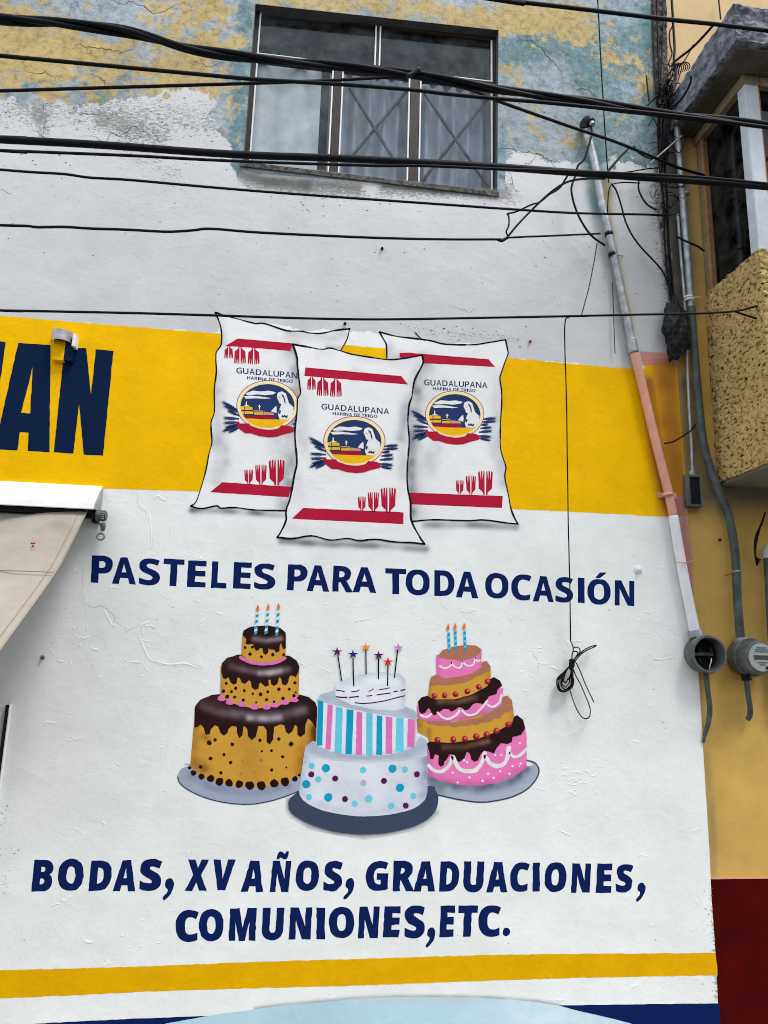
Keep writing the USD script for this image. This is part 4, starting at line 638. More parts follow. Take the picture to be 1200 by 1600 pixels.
for a in ((235, 299, 276, 374), (305, 393, 283, 418), (402, 490, 288, 425)): (p, q), (r_, s_) = C1([(a[0], a[2])])[0], C1([(a[1], a[3])])[0]; paint(S, 'fork', fork_down(p, r_, q, s_), 'paint_red', 8.5, 0.15)
for a in ((607, 666, 1156, 1262), (680, 763, 1123, 1270), (775, 888, 1090, 1275)): (p, q), (r_, s_) = C1([(a[0], a[2])])[0], C1([(a[1], a[3])])[0]; paint(S, 'fork', fork_up(p, r_, q, s_), 'paint_red', 8.5, 0.15)
text_row(S, 'GUADALUPANA', 501.5, 608.5, 639.5, 647.5, 9.0, 'paint_emblem_navy', 8.5)
text_row(S, 'HARINA DE TRIGO', 519.5, 590, 648.3, 653.2, 5.0, 'paint_emblem_navy', 8.5, 25)
emblem(S, 553.7, 689.5, 1.0, 8.5)

# ---------------- three painted cakes
K1, K2, K3 = crop(270, 930, 4.704), crop(440, 990, 4.615), crop(630, 960, 5.217)
CHOC, CHOC_HI, OCH, OCH_D, PLATE, PLATE_D = lin(36, 16, 18, K), lin(140, 120, 128, K), lin(198, 148, 55, K), lin(150, 98, 30, K), lin(152, 162, 182, K), lin(92, 102, 124, K)
def dots(parent, C, s, pts, r, mat, layer, name='dot', e=0.10):
    for q in pts:
        (x, y), = C([(q[0], q[1])]); rr = (q[2] if len(q) > 2 else r) / s
        paint(parent, name, blob(x, y, rr, 12 if rr > 3 else 9, e), mat, layer, 0.15)
def candle(parent, C, top, bot, w, flame, layer, stripes=True):
    (x0, y0), (x1, y1), (fx, fy) = C([top, bot, flame])
    body = paint(parent, 'candle', stroke([(x0, y0), (x1, y1)], w, 2), 'paint_cyan' if not stripes else 'paint_white_detail', layer, 0.15)
    for t in (0.08, 0.36, 0.64, 0.9):
        a = np.array([x0, y0]) + (np.array([x1 - x0, y1 - y0])) * t; d = np.array([x1 - x0, y1 - y0]) * 0.15
        paint(parent, 'candle_stripe', Polygon([a + [-w / 2, 0.8], a + [w / 2, -0.8], a + d + [w / 2, -0.8], a + d + [-w / 2, 0.8]]), 'paint_teal', layer + 0.5, 0.1)
    paint(parent, 'flame', [(fx, fy - 6.5), (fx + 2.0, fy - 2.5), (fx + 2.6, fy + 1.2), (fx + 1.2, fy + 4), (fx - 1.6, fy + 4), (fx - 2.7, fy + 1), (fx - 1.6, fy - 2.2)], 'paint_orange', layer, 0.15)
# chocolate cake
P1 = spray(B, 'painted_cake', smooth_line(K1([(120, 1250), (60, 1280), (35, 1340), (60, 1385), (130, 1440), (250, 1490), (400, 1525), (560, 1535), (700, 1515), (820, 1480), (930, 1435), (960, 1380), (900, 1300), (140, 1240), (120, 1250)]), 5)[:-1], PLATE, [(K1([(130, 1330), (300, 1420), (600, 1450), (850, 1400)]), 7, PLATE_D, 0.35)], 3, 5, label='painted three tier chocolate cake on a grey plate')
paint(P1, 'plate_rim', stroke(smooth_line(K1([(35, 1335), (55, 1385), (130, 1440), (250, 1492), (400, 1527), (560, 1537), (700, 1517), (820, 1482), (925, 1440)])), 1.7), 'paint_outline_grey', 4, 0.15)
spray(P1, 'cake_tier', K1([(160, 880), (128, 1255), (180, 1310), (300, 1370), (450, 1405), (640, 1415), (800, 1390), (900, 1350), (950, 1310), (1060, 1050), (1060, 850)]), OCH, [(K1([(165, 960), (140, 1250)]), 9, OCH_D, 0.55), (K1([(170, 1230), (230, 1280)]), 9, lin(110, 60, 25, K), 0.6), (K1([(1050, 1000), (960, 1150), (940, 1300)]), 12, OCH_D, 0.7), (K1([(1045, 980), (1045, 1060)]), 8, lin(90, 45, 25, K), 0.7), (K1([(560, 1110), (590, 1300)]), 20, lin(170, 126, 50, K), 0.5), (K1([(225, 1030), (250, 1050)]), 6, lin(90, 50, 20, K), 0.5)], 4, 4)
drip3 = K1([(160, 830), (168, 810), (200, 770), (280, 735), (350, 725), (600, 740), (920, 728), (1000, 748), (1050, 790), (1065, 850), (1060, 970), (1050, 975), (1020, 930), (995, 905), (975, 950), (970, 1020), (940, 1042), (915, 1022), (915, 965), (900, 950), (880, 1000), (850, 1022), (830, 1003), (820, 957), (790, 950), (745, 968), (738, 1060), (712, 1097), (690, 1080), (690, 990), (665, 962), (630, 960), (610, 1040), (580, 1067), (555, 1042), (545, 980), (520, 960), (512, 1030), (490, 1052), (475, 1020), (470, 970), (440, 960), (410, 980), (400, 1015), (375, 1032), (350, 1012), (335, 965), (310, 955), (280, 985), (270, 1022), (240, 1027), (225, 970), (200, 950), (190, 965), (160, 975)])
spray(P1, 'chocolate_icing', drip3, CHOC, [(K1([(230, 810), (380, 862), (600, 892), (800, 885), (960, 840)]), 7, CHOC_HI, 0.40), (K1([(560, 900), (700, 908), (790, 900)]), 4.5, lin(170, 158, 170, K), 0.7), (K1([(260, 760), (330, 800)]), 14, lin(64, 36, 38, K), 0.8)], 5, 3)
spray(P1, 'cake_tier', K1([(352, 520), (350, 740), (400, 780), (500, 815), (620, 832), (760, 815), (880, 780), (925, 740), (930, 520)]), OCH, [(K1([(355, 560), (355, 740)]), 5, OCH_D, 0.4), (K1([(928, 560), (925, 740)]), 5, OCH_D, 0.3)], 6, 4)
for x, y in [(360, 760), (422, 788), (508, 802), (600, 822), (688, 822), (752, 806), (822, 788), (892, 768)]: paint(P1, 'pink_frosting', K1([(x - 34, y + 4), (x - 22, y - 18), (x - 2, y - 26), (x + 16, y - 16), (x + 34, y + 6), (x + 12, y + 18), (x - 16, y + 16)]), 'paint_pink', 7, 0.4)
drip2 = K1([(355, 560), (360, 500), (400, 460), (480, 437), (600, 430), (800, 437), (860, 447), (910, 480), (930, 520), (925, 560), (905, 602), (885, 592), (870, 587), (855, 600), (850, 640), (830, 662), (805, 652), (795, 610), (780, 602), (770, 650), (745, 667), (725, 655), (720, 622), (702, 622), (706, 660), (682, 672), (660, 655), (648, 640), (635, 650), (630, 685), (605, 697), (580, 676), (575, 635), (560, 625), (530, 652), (505, 642), (490, 607), (475, 606), (470, 645), (445, 657), (425, 640), (410, 602), (390, 617), (370, 612)])
spray(P1, 'chocolate_icing', drip2, CHOC, [(K1([(430, 520), (560, 556), (700, 566), (850, 545)]), 5, CHOC_HI, 0.45), (K1([(640, 572), (720, 570), (790, 555)]), 4, lin(180, 165, 172, K), 0.75), (K1([(400, 490), (470, 500)]), 10, lin(60, 34, 34, K), 0.7)], 8, 3)
spray(P1, 'cake_tier', K1([(512, 290), (505, 440), (560, 480), (680, 497), (790, 480), (830, 440), (832, 290)]), OCH, [(K1([(512, 300), (506, 440)]), 4, OCH_D, 0.4)], 9, 4)
paint(P1, 'pink_frosting', stroke(smooth_line(K1([(500, 458), (560, 488), (650, 505), (760, 493), (822, 462)])), 5), 'paint_pink', 10, 0.9)
drip1 = K1([(512, 290), (520, 260), (560, 237), (600, 227), (700, 222), (790, 240), (830, 275), (832, 390), (810, 397), (795, 352), (787, 370), (785, 410), (760, 422), (745, 400), (720, 400), (705, 392), (700, 422), (685, 437), (665, 427), (660, 392), (640, 387), (630, 405), (610, 407), (595, 382), (590, 357), (560, 362), (535, 357), (540, 322)])
spray(P1, 'chocolate_icing', drip1, CHOC, [(K1([(600, 322), (690, 334), (790, 318)]), 4, CHOC_HI, 0.6)], 11, 3)
dots(P1, K1, 4.704, [(532, 385), (585, 382), (568, 433, 13), (652, 452), (735, 437, 13), (815, 437)], 11, 'paint_chocolate', 11)
dots(P1, K1, 4.704, [(393, 647), (463, 683, 13), (373, 705, 13), (431, 708), (526, 701), (588, 724, 9), (645, 728, 14), (698, 710), (780, 690, 13), (856, 690), (898, 643, 12), (905, 714, 8), (891, 738, 13), (400, 745, 15), (455, 748), (518, 770, 12), (613, 787, 8), (690, 768, 12), (744, 782, 9), (810, 758, 13)], 11, 'paint_chocolate', 9)
dots(P1, K1, 4.704, [(312, 1063, 13), (438, 1096, 14), (268, 1085, 18), (641, 1066, 13), (780, 1057, 13), (870, 1093, 17), (725, 1143, 11), (655, 1146, 8), (376, 1171, 12), (425, 1230, 13), (277, 1200, 14), (808, 1187, 12), (205, 1262, 13), (354, 1305, 13), (727, 1284, 12), (834, 1266, 7)], 11, 'paint_chocolate', 6)
dots(P1, K1, 4.704, [(651, 1210, 13), (500, 1310, 8), (512, 1217, 7), (595, 1300, 6)], 11, 'paint_brown', 6)
dots(P1, K1, 4.704, [(124, 1268, 12), (152, 1305, 20), (211, 1333, 22), (278, 1347, 26), (343, 1370, 30), (414, 1380, 28), (489, 1388, 28), (566, 1397, 32), (650, 1398, 33), (746, 1383, 30), (824, 1370, 33), (898, 1350, 20), (930, 1322, 10)], 20, 'paint_chocolate', 6, 'chocolate_bead')
for a in (((622, 128), (608, 280), (624, 98)), ((699, 120), (684, 278), (701, 90)), ((776, 118), (763, 290), (776, 86))): candle(P1, K1, a[0], a[1], 4.4, a[2], 13)
# leaning pink cake
P3 = spray(B, 'painted_cake', smooth_line(K3([(1010, 1190), (1070, 1210), (1105, 1270), (1090, 1330), (1020, 1420), (900, 1480), (750, 1520), (600, 1525), (450, 1500), (300, 1470), (250, 1440), (190, 1370), (200, 1290), (1000, 1240), (1010, 1190)]), 5)[:-1], lin(160, 170, 188, K), [(K3([(220, 1340), (330, 1380), (600, 1415), (850, 1370), (1010, 1270)]), 9, lin(84, 92, 108, K), 0.75), (K3([(200, 1380), (260, 1420)]), 14, lin(110, 118, 136, K), 0.7)], 3, 5, label='painted leaning pink cake with cherries on a grey plate')
paint(P3, 'plate_rim', stroke(smooth_line(K3([(1010, 1190), (1078, 1213), (1106, 1270), (1085, 1340), (1010, 1425), (880, 1490), (720, 1524), (600, 1530), (440, 1507), (285, 1472)])), 2.2), 'paint_outline_grey', 4, 0.3)
PNK, PNK_D = lin(224, 116, 178, K), lin(188, 84, 142, K)
spray(P3, 'cake_tier', K3([(195, 1080), (200, 1310), (300, 1355), (450, 1390), (600, 1397), (750, 1377), (900, 1320), (1007, 1250), (1007, 1000), (990, 900), (880, 960), (600, 1060)]), PNK, [(K3([(200, 1320), (450, 1395), (750, 1382), (1000, 1260)]), 8, PNK_D, 0.6), (K3([(195, 1100), (200, 1310)]), 7, PNK_D, 0.5), (K3([(400, 1000), (700, 950)]), 20, PNK_D, 0.4)], 4, 4)
spray(P3, 'chocolate_icing', K3([(195, 1055), (230, 1020), (400, 1025), (600, 995), (750, 940), (868, 870), (890, 840), (930, 820), (980, 860), (995, 930), (960, 985), (890, 1000), (885, 1040), (850, 1057), (800, 1050), (760, 1090), (740, 1132), (700, 1120), (660, 1110), (630, 1140), (610, 1190), (580, 1202), (555, 1180), (540, 1130), (520, 1120), (500, 1170), (460, 1202), (430, 1195), (410, 1145), (380, 1140), (350, 1190), (335, 1200), (330, 1230), (305, 1242), (285, 1220), (290, 1150), (260, 1140), (245, 1180), (220, 1177), (213, 1120)]), CHOC, [(K3([(330, 1082), (500, 1082), (690, 1035)]), 4, lin(104, 78, 62, K), 0.75)], 5, 3)
for pl, w in [([(205, 1232), (250, 1270), (310, 1280), (370, 1240), (398, 1168)], 5.5), ([(408, 1165), (450, 1250), (520, 1280), (600, 1262), (648, 1190), (662, 1130)], 6.5), ([(672, 1165), (720, 1222), (790, 1236), (840, 1190), (862, 1085)], 6.5), ([(870, 1130), (900, 1160), (950, 1150), (1003, 1098)], 4.5)]: paint(P3, 'white_icing', stroke(smooth_line(K3(pl)), w), 'paint_white_detail', 6, 0.8)
dots(P3, K3, 5.217, [(950, 1050), (750, 1148), (800, 1145), (497, 1190), (520, 1205), (957, 1217), (890, 1237), (404, 1290), (790, 1278), (692, 1300), (865, 1300), (540, 1330), (737, 1333), (647, 1357), (443, 1370), (948, 1240, 6)], 10, 'paint_white_detail', 6, 'white_dot')
spray(P3, 'cake_tier', K3([(112, 850), (120, 960), (200, 1000), (210, 1037), (400, 1047), (600, 1017), (750, 960), (885, 890), (905, 830), (890, 720), (700, 800), (400, 880)]), OCH, [(K3([(120, 860), (125, 960)]), 8, OCH_D, 0.6), (K3([(210, 940), (212, 1030)]), 4, OCH_D, 0.6), (K3([(890, 760), (890, 880)]), 6, OCH_D, 0.3)], 6, 4)
paint(P3, 'brown_icing', K3([(190, 870), (400, 878), (600, 848), (800, 748), (812, 672), (850, 662), (885, 698), (897, 775), (870, 790), (830, 800), (800, 835), (780, 850), (740, 850), (700, 880), (640, 880), (600, 905), (560, 895), (520, 912), (470, 905), (420, 924), (370, 905), (300, 912), (250, 900), (200, 895)]), 'paint_brown', 7, 0.4)
def cherries(pts, r, layer):
    for x, y in pts:
        (cx, cy), = K3([(x, y)]); rr = r / 5.217
        spray(P3, 'cherry', blob(cx, cy, rr, 14, 0.06), lin(150, 14, 40, K), [([(cx + 1.3, cy - 1.6)], 1.8, lin(230, 130, 140, K), 0.85), ([(cx - 1, cy + 4)], 2.5, lin(80, 8, 20, K), 0.7)], layer, 1.5, 0.15)
cherries([(280, 1025), (408, 1020), (503, 1015), (595, 995), (680, 980), (760, 950), (858, 898)], 26, 8)
spray(P3, 'cake_tier', K3([(112, 740), (115, 840), (200, 870), (380, 872), (560, 842), (700, 792), (802, 742), (817, 600), (760, 610), (650, 700), (400, 770)]), PNK, [(K3([(115, 750), (118, 840)]), 6, PNK_D, 0.5), (K3([(200, 870), (560, 840), (790, 750)]), 4, PNK_D, 0.5)], 8, 4)
spray(P3, 'chocolate_icing', K3([(120, 710), (150, 675), (190, 665), (230, 665), (420, 665), (560, 625), (680, 560), (700, 530), (740, 510), (790, 540), (807, 580), (770, 612), (760, 650), (700, 667), (680, 700), (650, 732), (600, 720), (570, 732), (530, 777), (500, 780), (480, 762), (450, 757), (420, 780), (390, 792), (370, 772), (330, 770), (290, 800), (260, 822), (235, 815), (220, 775), (205, 762), (180, 800), (150, 812), (130, 790)]), CHOC, [(K3([(290, 712), (450, 712), (590, 675)]), 4, lin(100, 74, 60, K), 0.75)], 9, 3)
for pl in ([(142, 822), (190, 836), (230, 812)], [(284, 800), (320, 842), (370, 850), (430, 822), (468, 772)], [(476, 775), (520, 817), (580, 815), (640, 762), (684, 705)], [(688, 735), (730, 755), (780, 722), (800, 660)]): paint(P3, 'white_icing', stroke(smooth_line(K3(pl)), 3.4), 'paint_white_detail', 10, 0.6)
spray(P3, 'cake_tier', K3([(213, 570), (206, 670), (260, 692), (420, 692), (560, 652), (690, 582), (714, 500), (712, 420), (560, 520), (380, 570)]), OCH, [(K3([(213, 580), (208, 670)]), 5, OCH_D, 0.5), (K3([(700, 470), (700, 560)]), 6, OCH_D, 0.3)], 10, 4)
paint(P3, 'brown_icing', K3([(213, 565), (225, 512), (270, 488), (330, 520), (480, 500), (630, 420), (645, 385), (680, 378), (712, 420), (710, 460), (680, 470), (640, 492), (600, 505), (560, 532), (500, 560), (430, 566), (350, 582), (290, 572), (220, 584)]), 'paint_brown', 11, 0.4)
cherries([(254, 665), (338, 660), (426, 650), (523, 628), (617, 592), (687, 548)], 24, 11)
spray(P3, 'cake_tier', K3([(270, 330), (274, 490), (340, 522), (460, 507), (560, 482), (636, 432), (640, 280), (500, 330)]), PNK, [(K3([(272, 340), (276, 490)]), 5, PNK_D, 0.45), (K3([(636, 300), (634, 430)]), 4, PNK_D, 0.4)], 12, 4)
paint(P3, 'brown_icing', K3([(283, 335), (320, 292), (400, 264), (500, 250), (590, 252), (634, 280), (620, 322), (560, 357), (460, 378), (420, 366), (360, 367), (300, 352)]), 'paint_brown', 13, 0.5)
for pl in ([(300, 420), (340, 440), (385, 420), (392, 392)], [(392, 392), (420, 427), (465, 432), (485, 382)], [(485, 382), (520, 417), (570, 410), (590, 352)], [(590, 352), (604, 384), (628, 372)]): paint(P3, 'white_icing', stroke(smooth_line(K3(pl)), 2.6), 'paint_white_detail', 13, 0.5)
for a in (((370, 142), (378, 300), (366, 107)), ((425, 128), (430, 280), (423, 102)), ((500, 128), (507, 285), (497, 98))): candle(P3, K3, a[0], a[1], 3.6, a[2], 14, False)
# striped white cake in front
P2 = spray(B, 'painted_cake', smooth_line(K2([(130, 1130), (60, 1190), (50, 1240), (80, 1300), (200, 1370), (400, 1430), (600, 1447), (800, 1430), (1000, 1370), (1100, 1290), (1130, 1200), (1110, 1130), (1050, 1100), (600, 1150), (200, 1150), (130, 1130)]), 5)[:-1], lin(56, 68, 90, K), [], 9, 6, label='painted white cake with stripes, dots and stars on a dark plate')
haze_patch(P2, 'plate_halo', Polygon(K2([(30, 1150), (1150, 1120), (1160, 1300), (1000, 1420), (600, 1490), (200, 1420), (20, 1300)])), 'spray_grey', [(K2([(55, 1200), (55, 1260), (90, 1310), (200, 1376), (400, 1436), (600, 1453), (800, 1436), (1000, 1376), (1105, 1290)]), 6, 0.42)], 2.2, 3, 0.6)
CW, CG, CG2 = lin(212, 217, 226, K), lin(150, 162, 182, K), lin(176, 186, 202, K)
spray(P2, 'cake_tier', [*K2([(165, 850), (135, 1060)]), *smooth_line(K2([(125, 1130), (140, 1180), (200, 1232), (320, 1282), (500, 1312), (640, 1317), (800, 1302), (950, 1262), (1030, 1200), (1052, 1140)]), 5), *K2([(1048, 850)])], CW, [(K2([(150, 900), (130, 1130)]), 14, lin(160, 176, 200, K), 0.75), (K2([(1045, 900), (1040, 1150)]), 16, lin(140, 152, 172, K), 0.85), (K2([(200, 1220), (600, 1310), (1000, 1230)]), 7, CG2, 0.5), (K2([(420, 1100), (560, 1200)]), 26, lin(196, 202, 214, K), 0.7), (K2([(860, 1000), (840, 1200)]), 24, lin(190, 196, 210, K), 0.6)], 10, 4)
spray(P2, 'cake_top', K2([(160, 870), (175, 810), (225, 775), (300, 800), (960, 800), (1000, 738), (1046, 770), (1050, 880), (900, 915), (600, 932), (300, 908)]), CG2, [(K2([(200, 800), (300, 860), (600, 895), (900, 880), (1030, 800)]), 8, lin(150, 164, 186, K), 0.55), (K2([(170, 870), (300, 905), (600, 928), (900, 912), (1045, 880)]), 3, lin(205, 210, 220, K), 0.6)], 11, 4)
spray(P2, 'cake_tier', K2([(258, 460), (250, 800), (350, 852), (480, 874), (620, 882), (780, 874), (900, 842), (965, 812), (976, 600), (620, 500)]), lin(216, 222, 232, K), [(K2([(960, 640), (955, 810)]), 8, lin(150, 150, 175, K), 0.6), (K2([(300, 850), (620, 882), (940, 830)]), 4, CG2, 0.5)], 12, 4)
for a, b, t, c, d, bt, m in [(262, 302, 478, 253, 294, 808, 'paint_teal'), (333, 370, 508, 315, 352, 838, 'paint_pink'), (392, 441, 528, 382, 432, 862, 'paint_cyan'), (470, 519, 545, 460, 506, 872, 'paint_teal'), (542, 581, 562, 535, 579, 876, 'paint_pink'), (610, 656, 570, 610, 656, 880, 'paint_cyan'), (687, 726, 588, 682, 724, 876, 'paint_teal'), (752, 797, 597, 750, 797, 868, 'paint_pink'), (828, 880, 602, 822, 880, 850, 'paint_cyan'), (912, 962, 615, 905, 955, 822, 'paint_pink')]:
    paint(P2, 'cake_stripe', K2([(a, t), (b, t + 6), (d, bt), (c, bt - 4)]), m, 13, 0.35)
spray(P2, 'cake_top', K2([(258, 478), (280, 437), (385, 408), (600, 470), (885, 525), (960, 552), (986, 615), (900, 605), (780, 592), (620, 565), (470, 532), (350, 505)]), CG2, [(K2([(300, 450), (450, 505), (640, 545)]), 7, lin(158, 170, 190, K), 0.5), (K2([(900, 560), (970, 590)]), 8, lin(150, 162, 182, K), 0.5)], 14, 4)
spray(P2, 'cake_tier', K2([(385, 372), (390, 462), (500, 512), (640, 547), (780, 557), (887, 542), (892, 330), (850, 287), (700, 276), (540, 296), (430, 332)]), lin(218, 223, 230, K), [(K2([(540, 300), (700, 284), (850, 300), (885, 330)]), 6, lin(170, 180, 192, K), 0.6), (K2([(450, 340), (560, 320)]), 8, lin(196, 204, 214, K), 0.7), (K2([(880, 340), (884, 540)]), 6, lin(176, 184, 196, K), 0.55), (K2([(640, 340), (760, 330)]), 8, lin(228, 232, 236, K), 0.6), (K2([(560, 540), (780, 556)]), 5, CG2, 0.4)], 15, 4)
for pl, w in [([(395, 408), (425, 412), (452, 418)], 1.8), ([(505, 418), (535, 416), (560, 408)], 1.6), ([(630, 418), (662, 399)], 1.4), ([(705, 405), (778, 392)], 1.5), ([(395, 455), (430, 460), (470, 460)], 2.2), ([(490, 460), (553, 453)], 2.2), ([(618, 450), (650, 445)], 1.8), ([(688, 442), (785, 428)], 1.8), ([(530, 498), (590, 504), (660, 498), (740, 485), (820, 465), (888, 448)], 1.8), ([(810, 420), (836, 415)], 2.0), ([(862, 412), (888, 402)], 2.0)]: paint(P2, 'plum_stroke', stroke(smooth_line(K2(pl)), w), 'paint_plum', 16, 0.25)
for p, q in [((405, 150), (433, 340)), ((515, 175), (520, 378)), ((607, 112), (610, 295)), ((700, 175), (698, 330)), ((767, 220), (764, 378)), ((838, 115), (813, 320))]: paint(P2, 'candle', stroke(K2([p, q]), 1.9, 2), 'paint_black', 16.5, 0.2)
for x, y, m in [(400, 130, 'paint_plum'), (515, 150, 'paint_blue'), (607, 97, 'paint_amber'), (700, 157, 'paint_plum'), (767, 203, 'paint_scarlet'), (842, 102, 'paint_orchid')]:
    (cx, cy), = K2([(x, y)]); st = []
    for k in range(10): a = -math.pi / 2 + k * math.pi / 5; rr = (9.0 if k % 2 == 0 else 3.0); st.append((cx + rr * math.cos(a), cy + 0.85 * rr * math.sin(a)))
    paint(P2, 'star', st, m, 17, 0.3)
dots(P2, K2, 4.615, [(320, 970), (178, 1085), (337, 1180, 31), (800, 973), (854, 1112)], 30, 'paint_teal', 12, 'teal_dot', 0.04)
dots(P2, K2, 4.615, [(217, 952), (265, 1050), (197, 1178), (527, 1225), (587, 983), (889, 980), (950, 1170), (790, 1243), (628, 1190, 28)], 22, 'paint_cyan', 12, 'pale_dot', 0.04)
dots(P2, K2, 4.615, [(214, 1015), (386, 1045), (457, 1193), (738, 1062), (976, 1014), (895, 1240)], 22, 'paint_plum', 12, 'plum_dot', 0.04)
dots(P2, K2, 4.615, [(590, 1076)], 22, 'paint_lilac', 12, 'pale_dot', 0.04)
# ---------------- raised trowel marks and repairs under the paint
def ridge(line, w, h, y):
    p = smooth_line(line, 6); q = QN(p, y); t = np.gradient(q, axis=0); t /= np.linalg.norm(t, axis=1, keepdims=True) + 1e-9
    nn = np.c_[-t[:, 2], np.zeros(len(t)), t[:, 0]]; e = np.sin(np.linspace(0, np.pi, len(q)))[:, None] ** 0.5; W = w * e * DIST / FPX
    rows = [q - nn * W, q - nn * W * 0.45 + np.array([0, -1.0, 0]) * h * e, q + nn * W * 0.35 + np.array([0, -1.0, 0]) * h * e * 0.85, q + nn * W]
    v = np.stack(rows, 1).reshape(-1, 3); n_ = len(q); i, j = np.meshgrid(np.arange(n_ - 1), np.arange(3), indexing='ij')
    k = np.stack([i * 4 + j, (i + 1) * 4 + j, (i + 1) * 4 + j + 1, i * 4 + j + 1], -1).reshape(-1, 4)
    return trimesh.Trimesh(v, np.vstack([k[:, [0, 1, 2]], k[:, [0, 2, 3]]])[:, ::-1], process=False)
import shapely.prepared
BUSY = unary_union([q for q in OCC if not q.is_empty]).buffer(2.5); BUSYP = shapely.prepared.prep(BUSY)
rr = np.random.default_rng(3); RG = []
for x0, y0, x1, y1, n_ in [(60, 860, 330, 1060, 46), (640, 920, 800, 1010, 20), (800, 990, 900, 1080, 14), (860, 1180, 940, 1240, 14), (960, 870, 1080, 1040, 22), (200, 770, 300, 880, 10), (20, 1080, 300, 1330, 16), (860, 1060, 1090, 1480, 14), (60, 1390, 260, 1500, 10), (330, 940, 640, 1050, 12), (420, 880, 900, 1330, 10), (40, 1530, 1000, 1560, 9)]:
    for _ in range(n_):
        x, y = rr.uniform(x0, x1), rr.uniform(y0, y1); an = rr.choice([rr.normal(0.25, 0.5), rr.uniform(0, 3.14)]); L = 4 + 20 * rr.uniform() ** 2
        dx, dy = L * math.cos(an), L * math.sin(an) * 0.8; bx, by = rr.normal(0, L * 0.25), rr.normal(0, L * 0.25)
        ln = [(x, y), (x + dx * 0.3 + bx * rr.uniform(0, 1), y + dy * 0.3 + by), (x + dx * 0.7 + bx, y + dy * 0.7 + by * rr.uniform(-0.5, 1)), (x + dx, y + dy)]
        if BUSYP.intersects(LineString(ln)): continue
        RG.append(ridge(ln, rr.uniform(0.7, 2.2), rr.uniform(0.0004, 0.0013), -LAYER - 0.0002))
for pl in ([(236, 1030), (262, 1038), (290, 1037), (318, 1047)], [(216, 985), (220, 1000), (232, 1028), (240, 1033)], [(232, 800), (236, 830), (235, 862)], [(160, 948), (170, 968), (178, 980)], [(885, 1221), (897, 1216), (905, 1224), (916, 1215)], [(888, 1208), (900, 1206), (912, 1208)], [(1040, 985), (1050, 983), (1056, 990), (1064, 988)], [(1005, 1022), (1030, 1030), (1056, 1026)]): RG.append(ridge(pl, 1.5, 0.0010, -LAYER - 0.0002))
obj(B, 'trowel_mark', join(*RG), 'plaster_ridge', smooth=True, kind='stuff', label='raised trowel marks and old repairs under the white paint')
SP = []
for x0, y0, x1, y1, n_, s in [(0, 150, 380, 260, 110, 1.5), (0, 260, 1030, 480, 110, 1.2), (380, 295, 780, 330, 30, 1.6), (620, 505, 830, 545, 34, 1.7), (0, 820, 1080, 1480, 70, 0.9), (0, 1240, 30, 1420, 20, 1.2), (1095, 1380, 1118, 1560, 26, 1.3), (340, 10, 1010, 235, 60, 1.5)]:
    for _ in range(n_):
        x, y = rr.uniform(x0, x1), rr.uniform(y0, y1); y += 0.0; r_ = s * rr.uniform(0.3, 1.25)
        if (380 < x < 782 and 0 < y < 305) or BUSYP.intersects(Point(x, y)): continue
        SP.append(as_poly([(x + dx * r_ * rr.uniform(0.5, 1.8), y + dy * r_ * rr.uniform(0.4, 1.0)) for dx, dy in ((-1, 0), (-0.3, -0.8), (0.9, -0.4), (1, 0.4), (0, 0.9))]))
v, f = flat(MultiPolygon([q for q in SP if q.area > 0.2 and isinstance(q, Polygon)])); obj(B, 'paint_chip', front(v, f, -1.7 * LAYER), 'chip_dark', kind='stuff', label='small dark chips in the wall paint')

# ------------------------------------------------------------------ the steel window of the bakery
def vbar(px, py, y, z0, z1, w, dep, mat, parent, name, ch=0.002):
    x = Q(px, py, y)[0]; return obj(parent, name, box((x - w / 2, y - dep, z0), (x + w / 2, y + dep, z1), ch), mat)
YF = 0.062
WX0, WX1 = win_w[[0, 3], 0].mean(), win_w[[1, 2], 0].mean(); WZ0, WZ1 = win_w[[2, 3], 2].mean(), win_w[[0, 1], 2].mean()
fx0, fx1 = min(win_w[0, 0], win_w[3, 0]) - 0.004, max(win_w[1, 0], win_w[2, 0]) + 0.004
fz0, fz1 = min(win_w[2, 2], win_w[3, 2]) - 0.004, max(win_w[0, 2], win_w[1, 2]) + 0.004
fr = 0.026
FRM = obj(B, 'window', join(box((fx0, YF - 0.012, fz0), (fx0 + fr, YF + 0.03, fz1), 0.002), box((fx1 - fr, YF - 0.012, fz0), (fx1, YF + 0.03, fz1), 0.002), box((fx0 + fr, YF - 0.011, fz1 - fr), (fx1 - fr, YF + 0.03, fz1), 0.002), box((fx0 + fr, YF - 0.011, fz0), (fx1 - fr, YF + 0.03, fz0 + 0.05), 0.002)), 'steel_brown', label='dark steel window with curtains behind the panes')
tz = 0.5 * (Q(395, 86, YF)[2] + Q(772, 134, YF)[2])
obj(FRM, 'transom', box((fx0 + fr, YF - 0.016, tz - 0.026), (fx1 - fr, YF + 0.026, tz), 0.002), 'steel_brown')
obj(FRM, 'bead', box((fx0 + fr, YF - 0.020, tz + 0.001), (fx1 - fr, YF - 0.006, tz + 0.007), 0.001), 'window_bead')
xm1 = Q(590, 72, YF)[0]; xa0, xa1 = Q(518, 190, YF)[0], Q(531, 190, YF)[0]; xb0, xb1 = Q(639, 210, YF)[0], Q(654, 210, YF)[0]
obj(FRM, 'mullion', box((xm1 - 0.008, YF - 0.010, tz + 0.008), (xm1 + 0.008, YF + 0.024, fz1 - fr), 0.002), 'steel_brown')
obj(FRM, 'mullion', box((xa0, YF - 0.012, fz0 + 0.04), (xa1, YF + 0.024, tz - 0.026), 0.002), 'steel_brown')
obj(FRM, 'mullion', box((xb0, YF - 0.012, fz0 + 0.04), (xb1, YF + 0.024, tz - 0.026), 0.002), 'steel_brown')
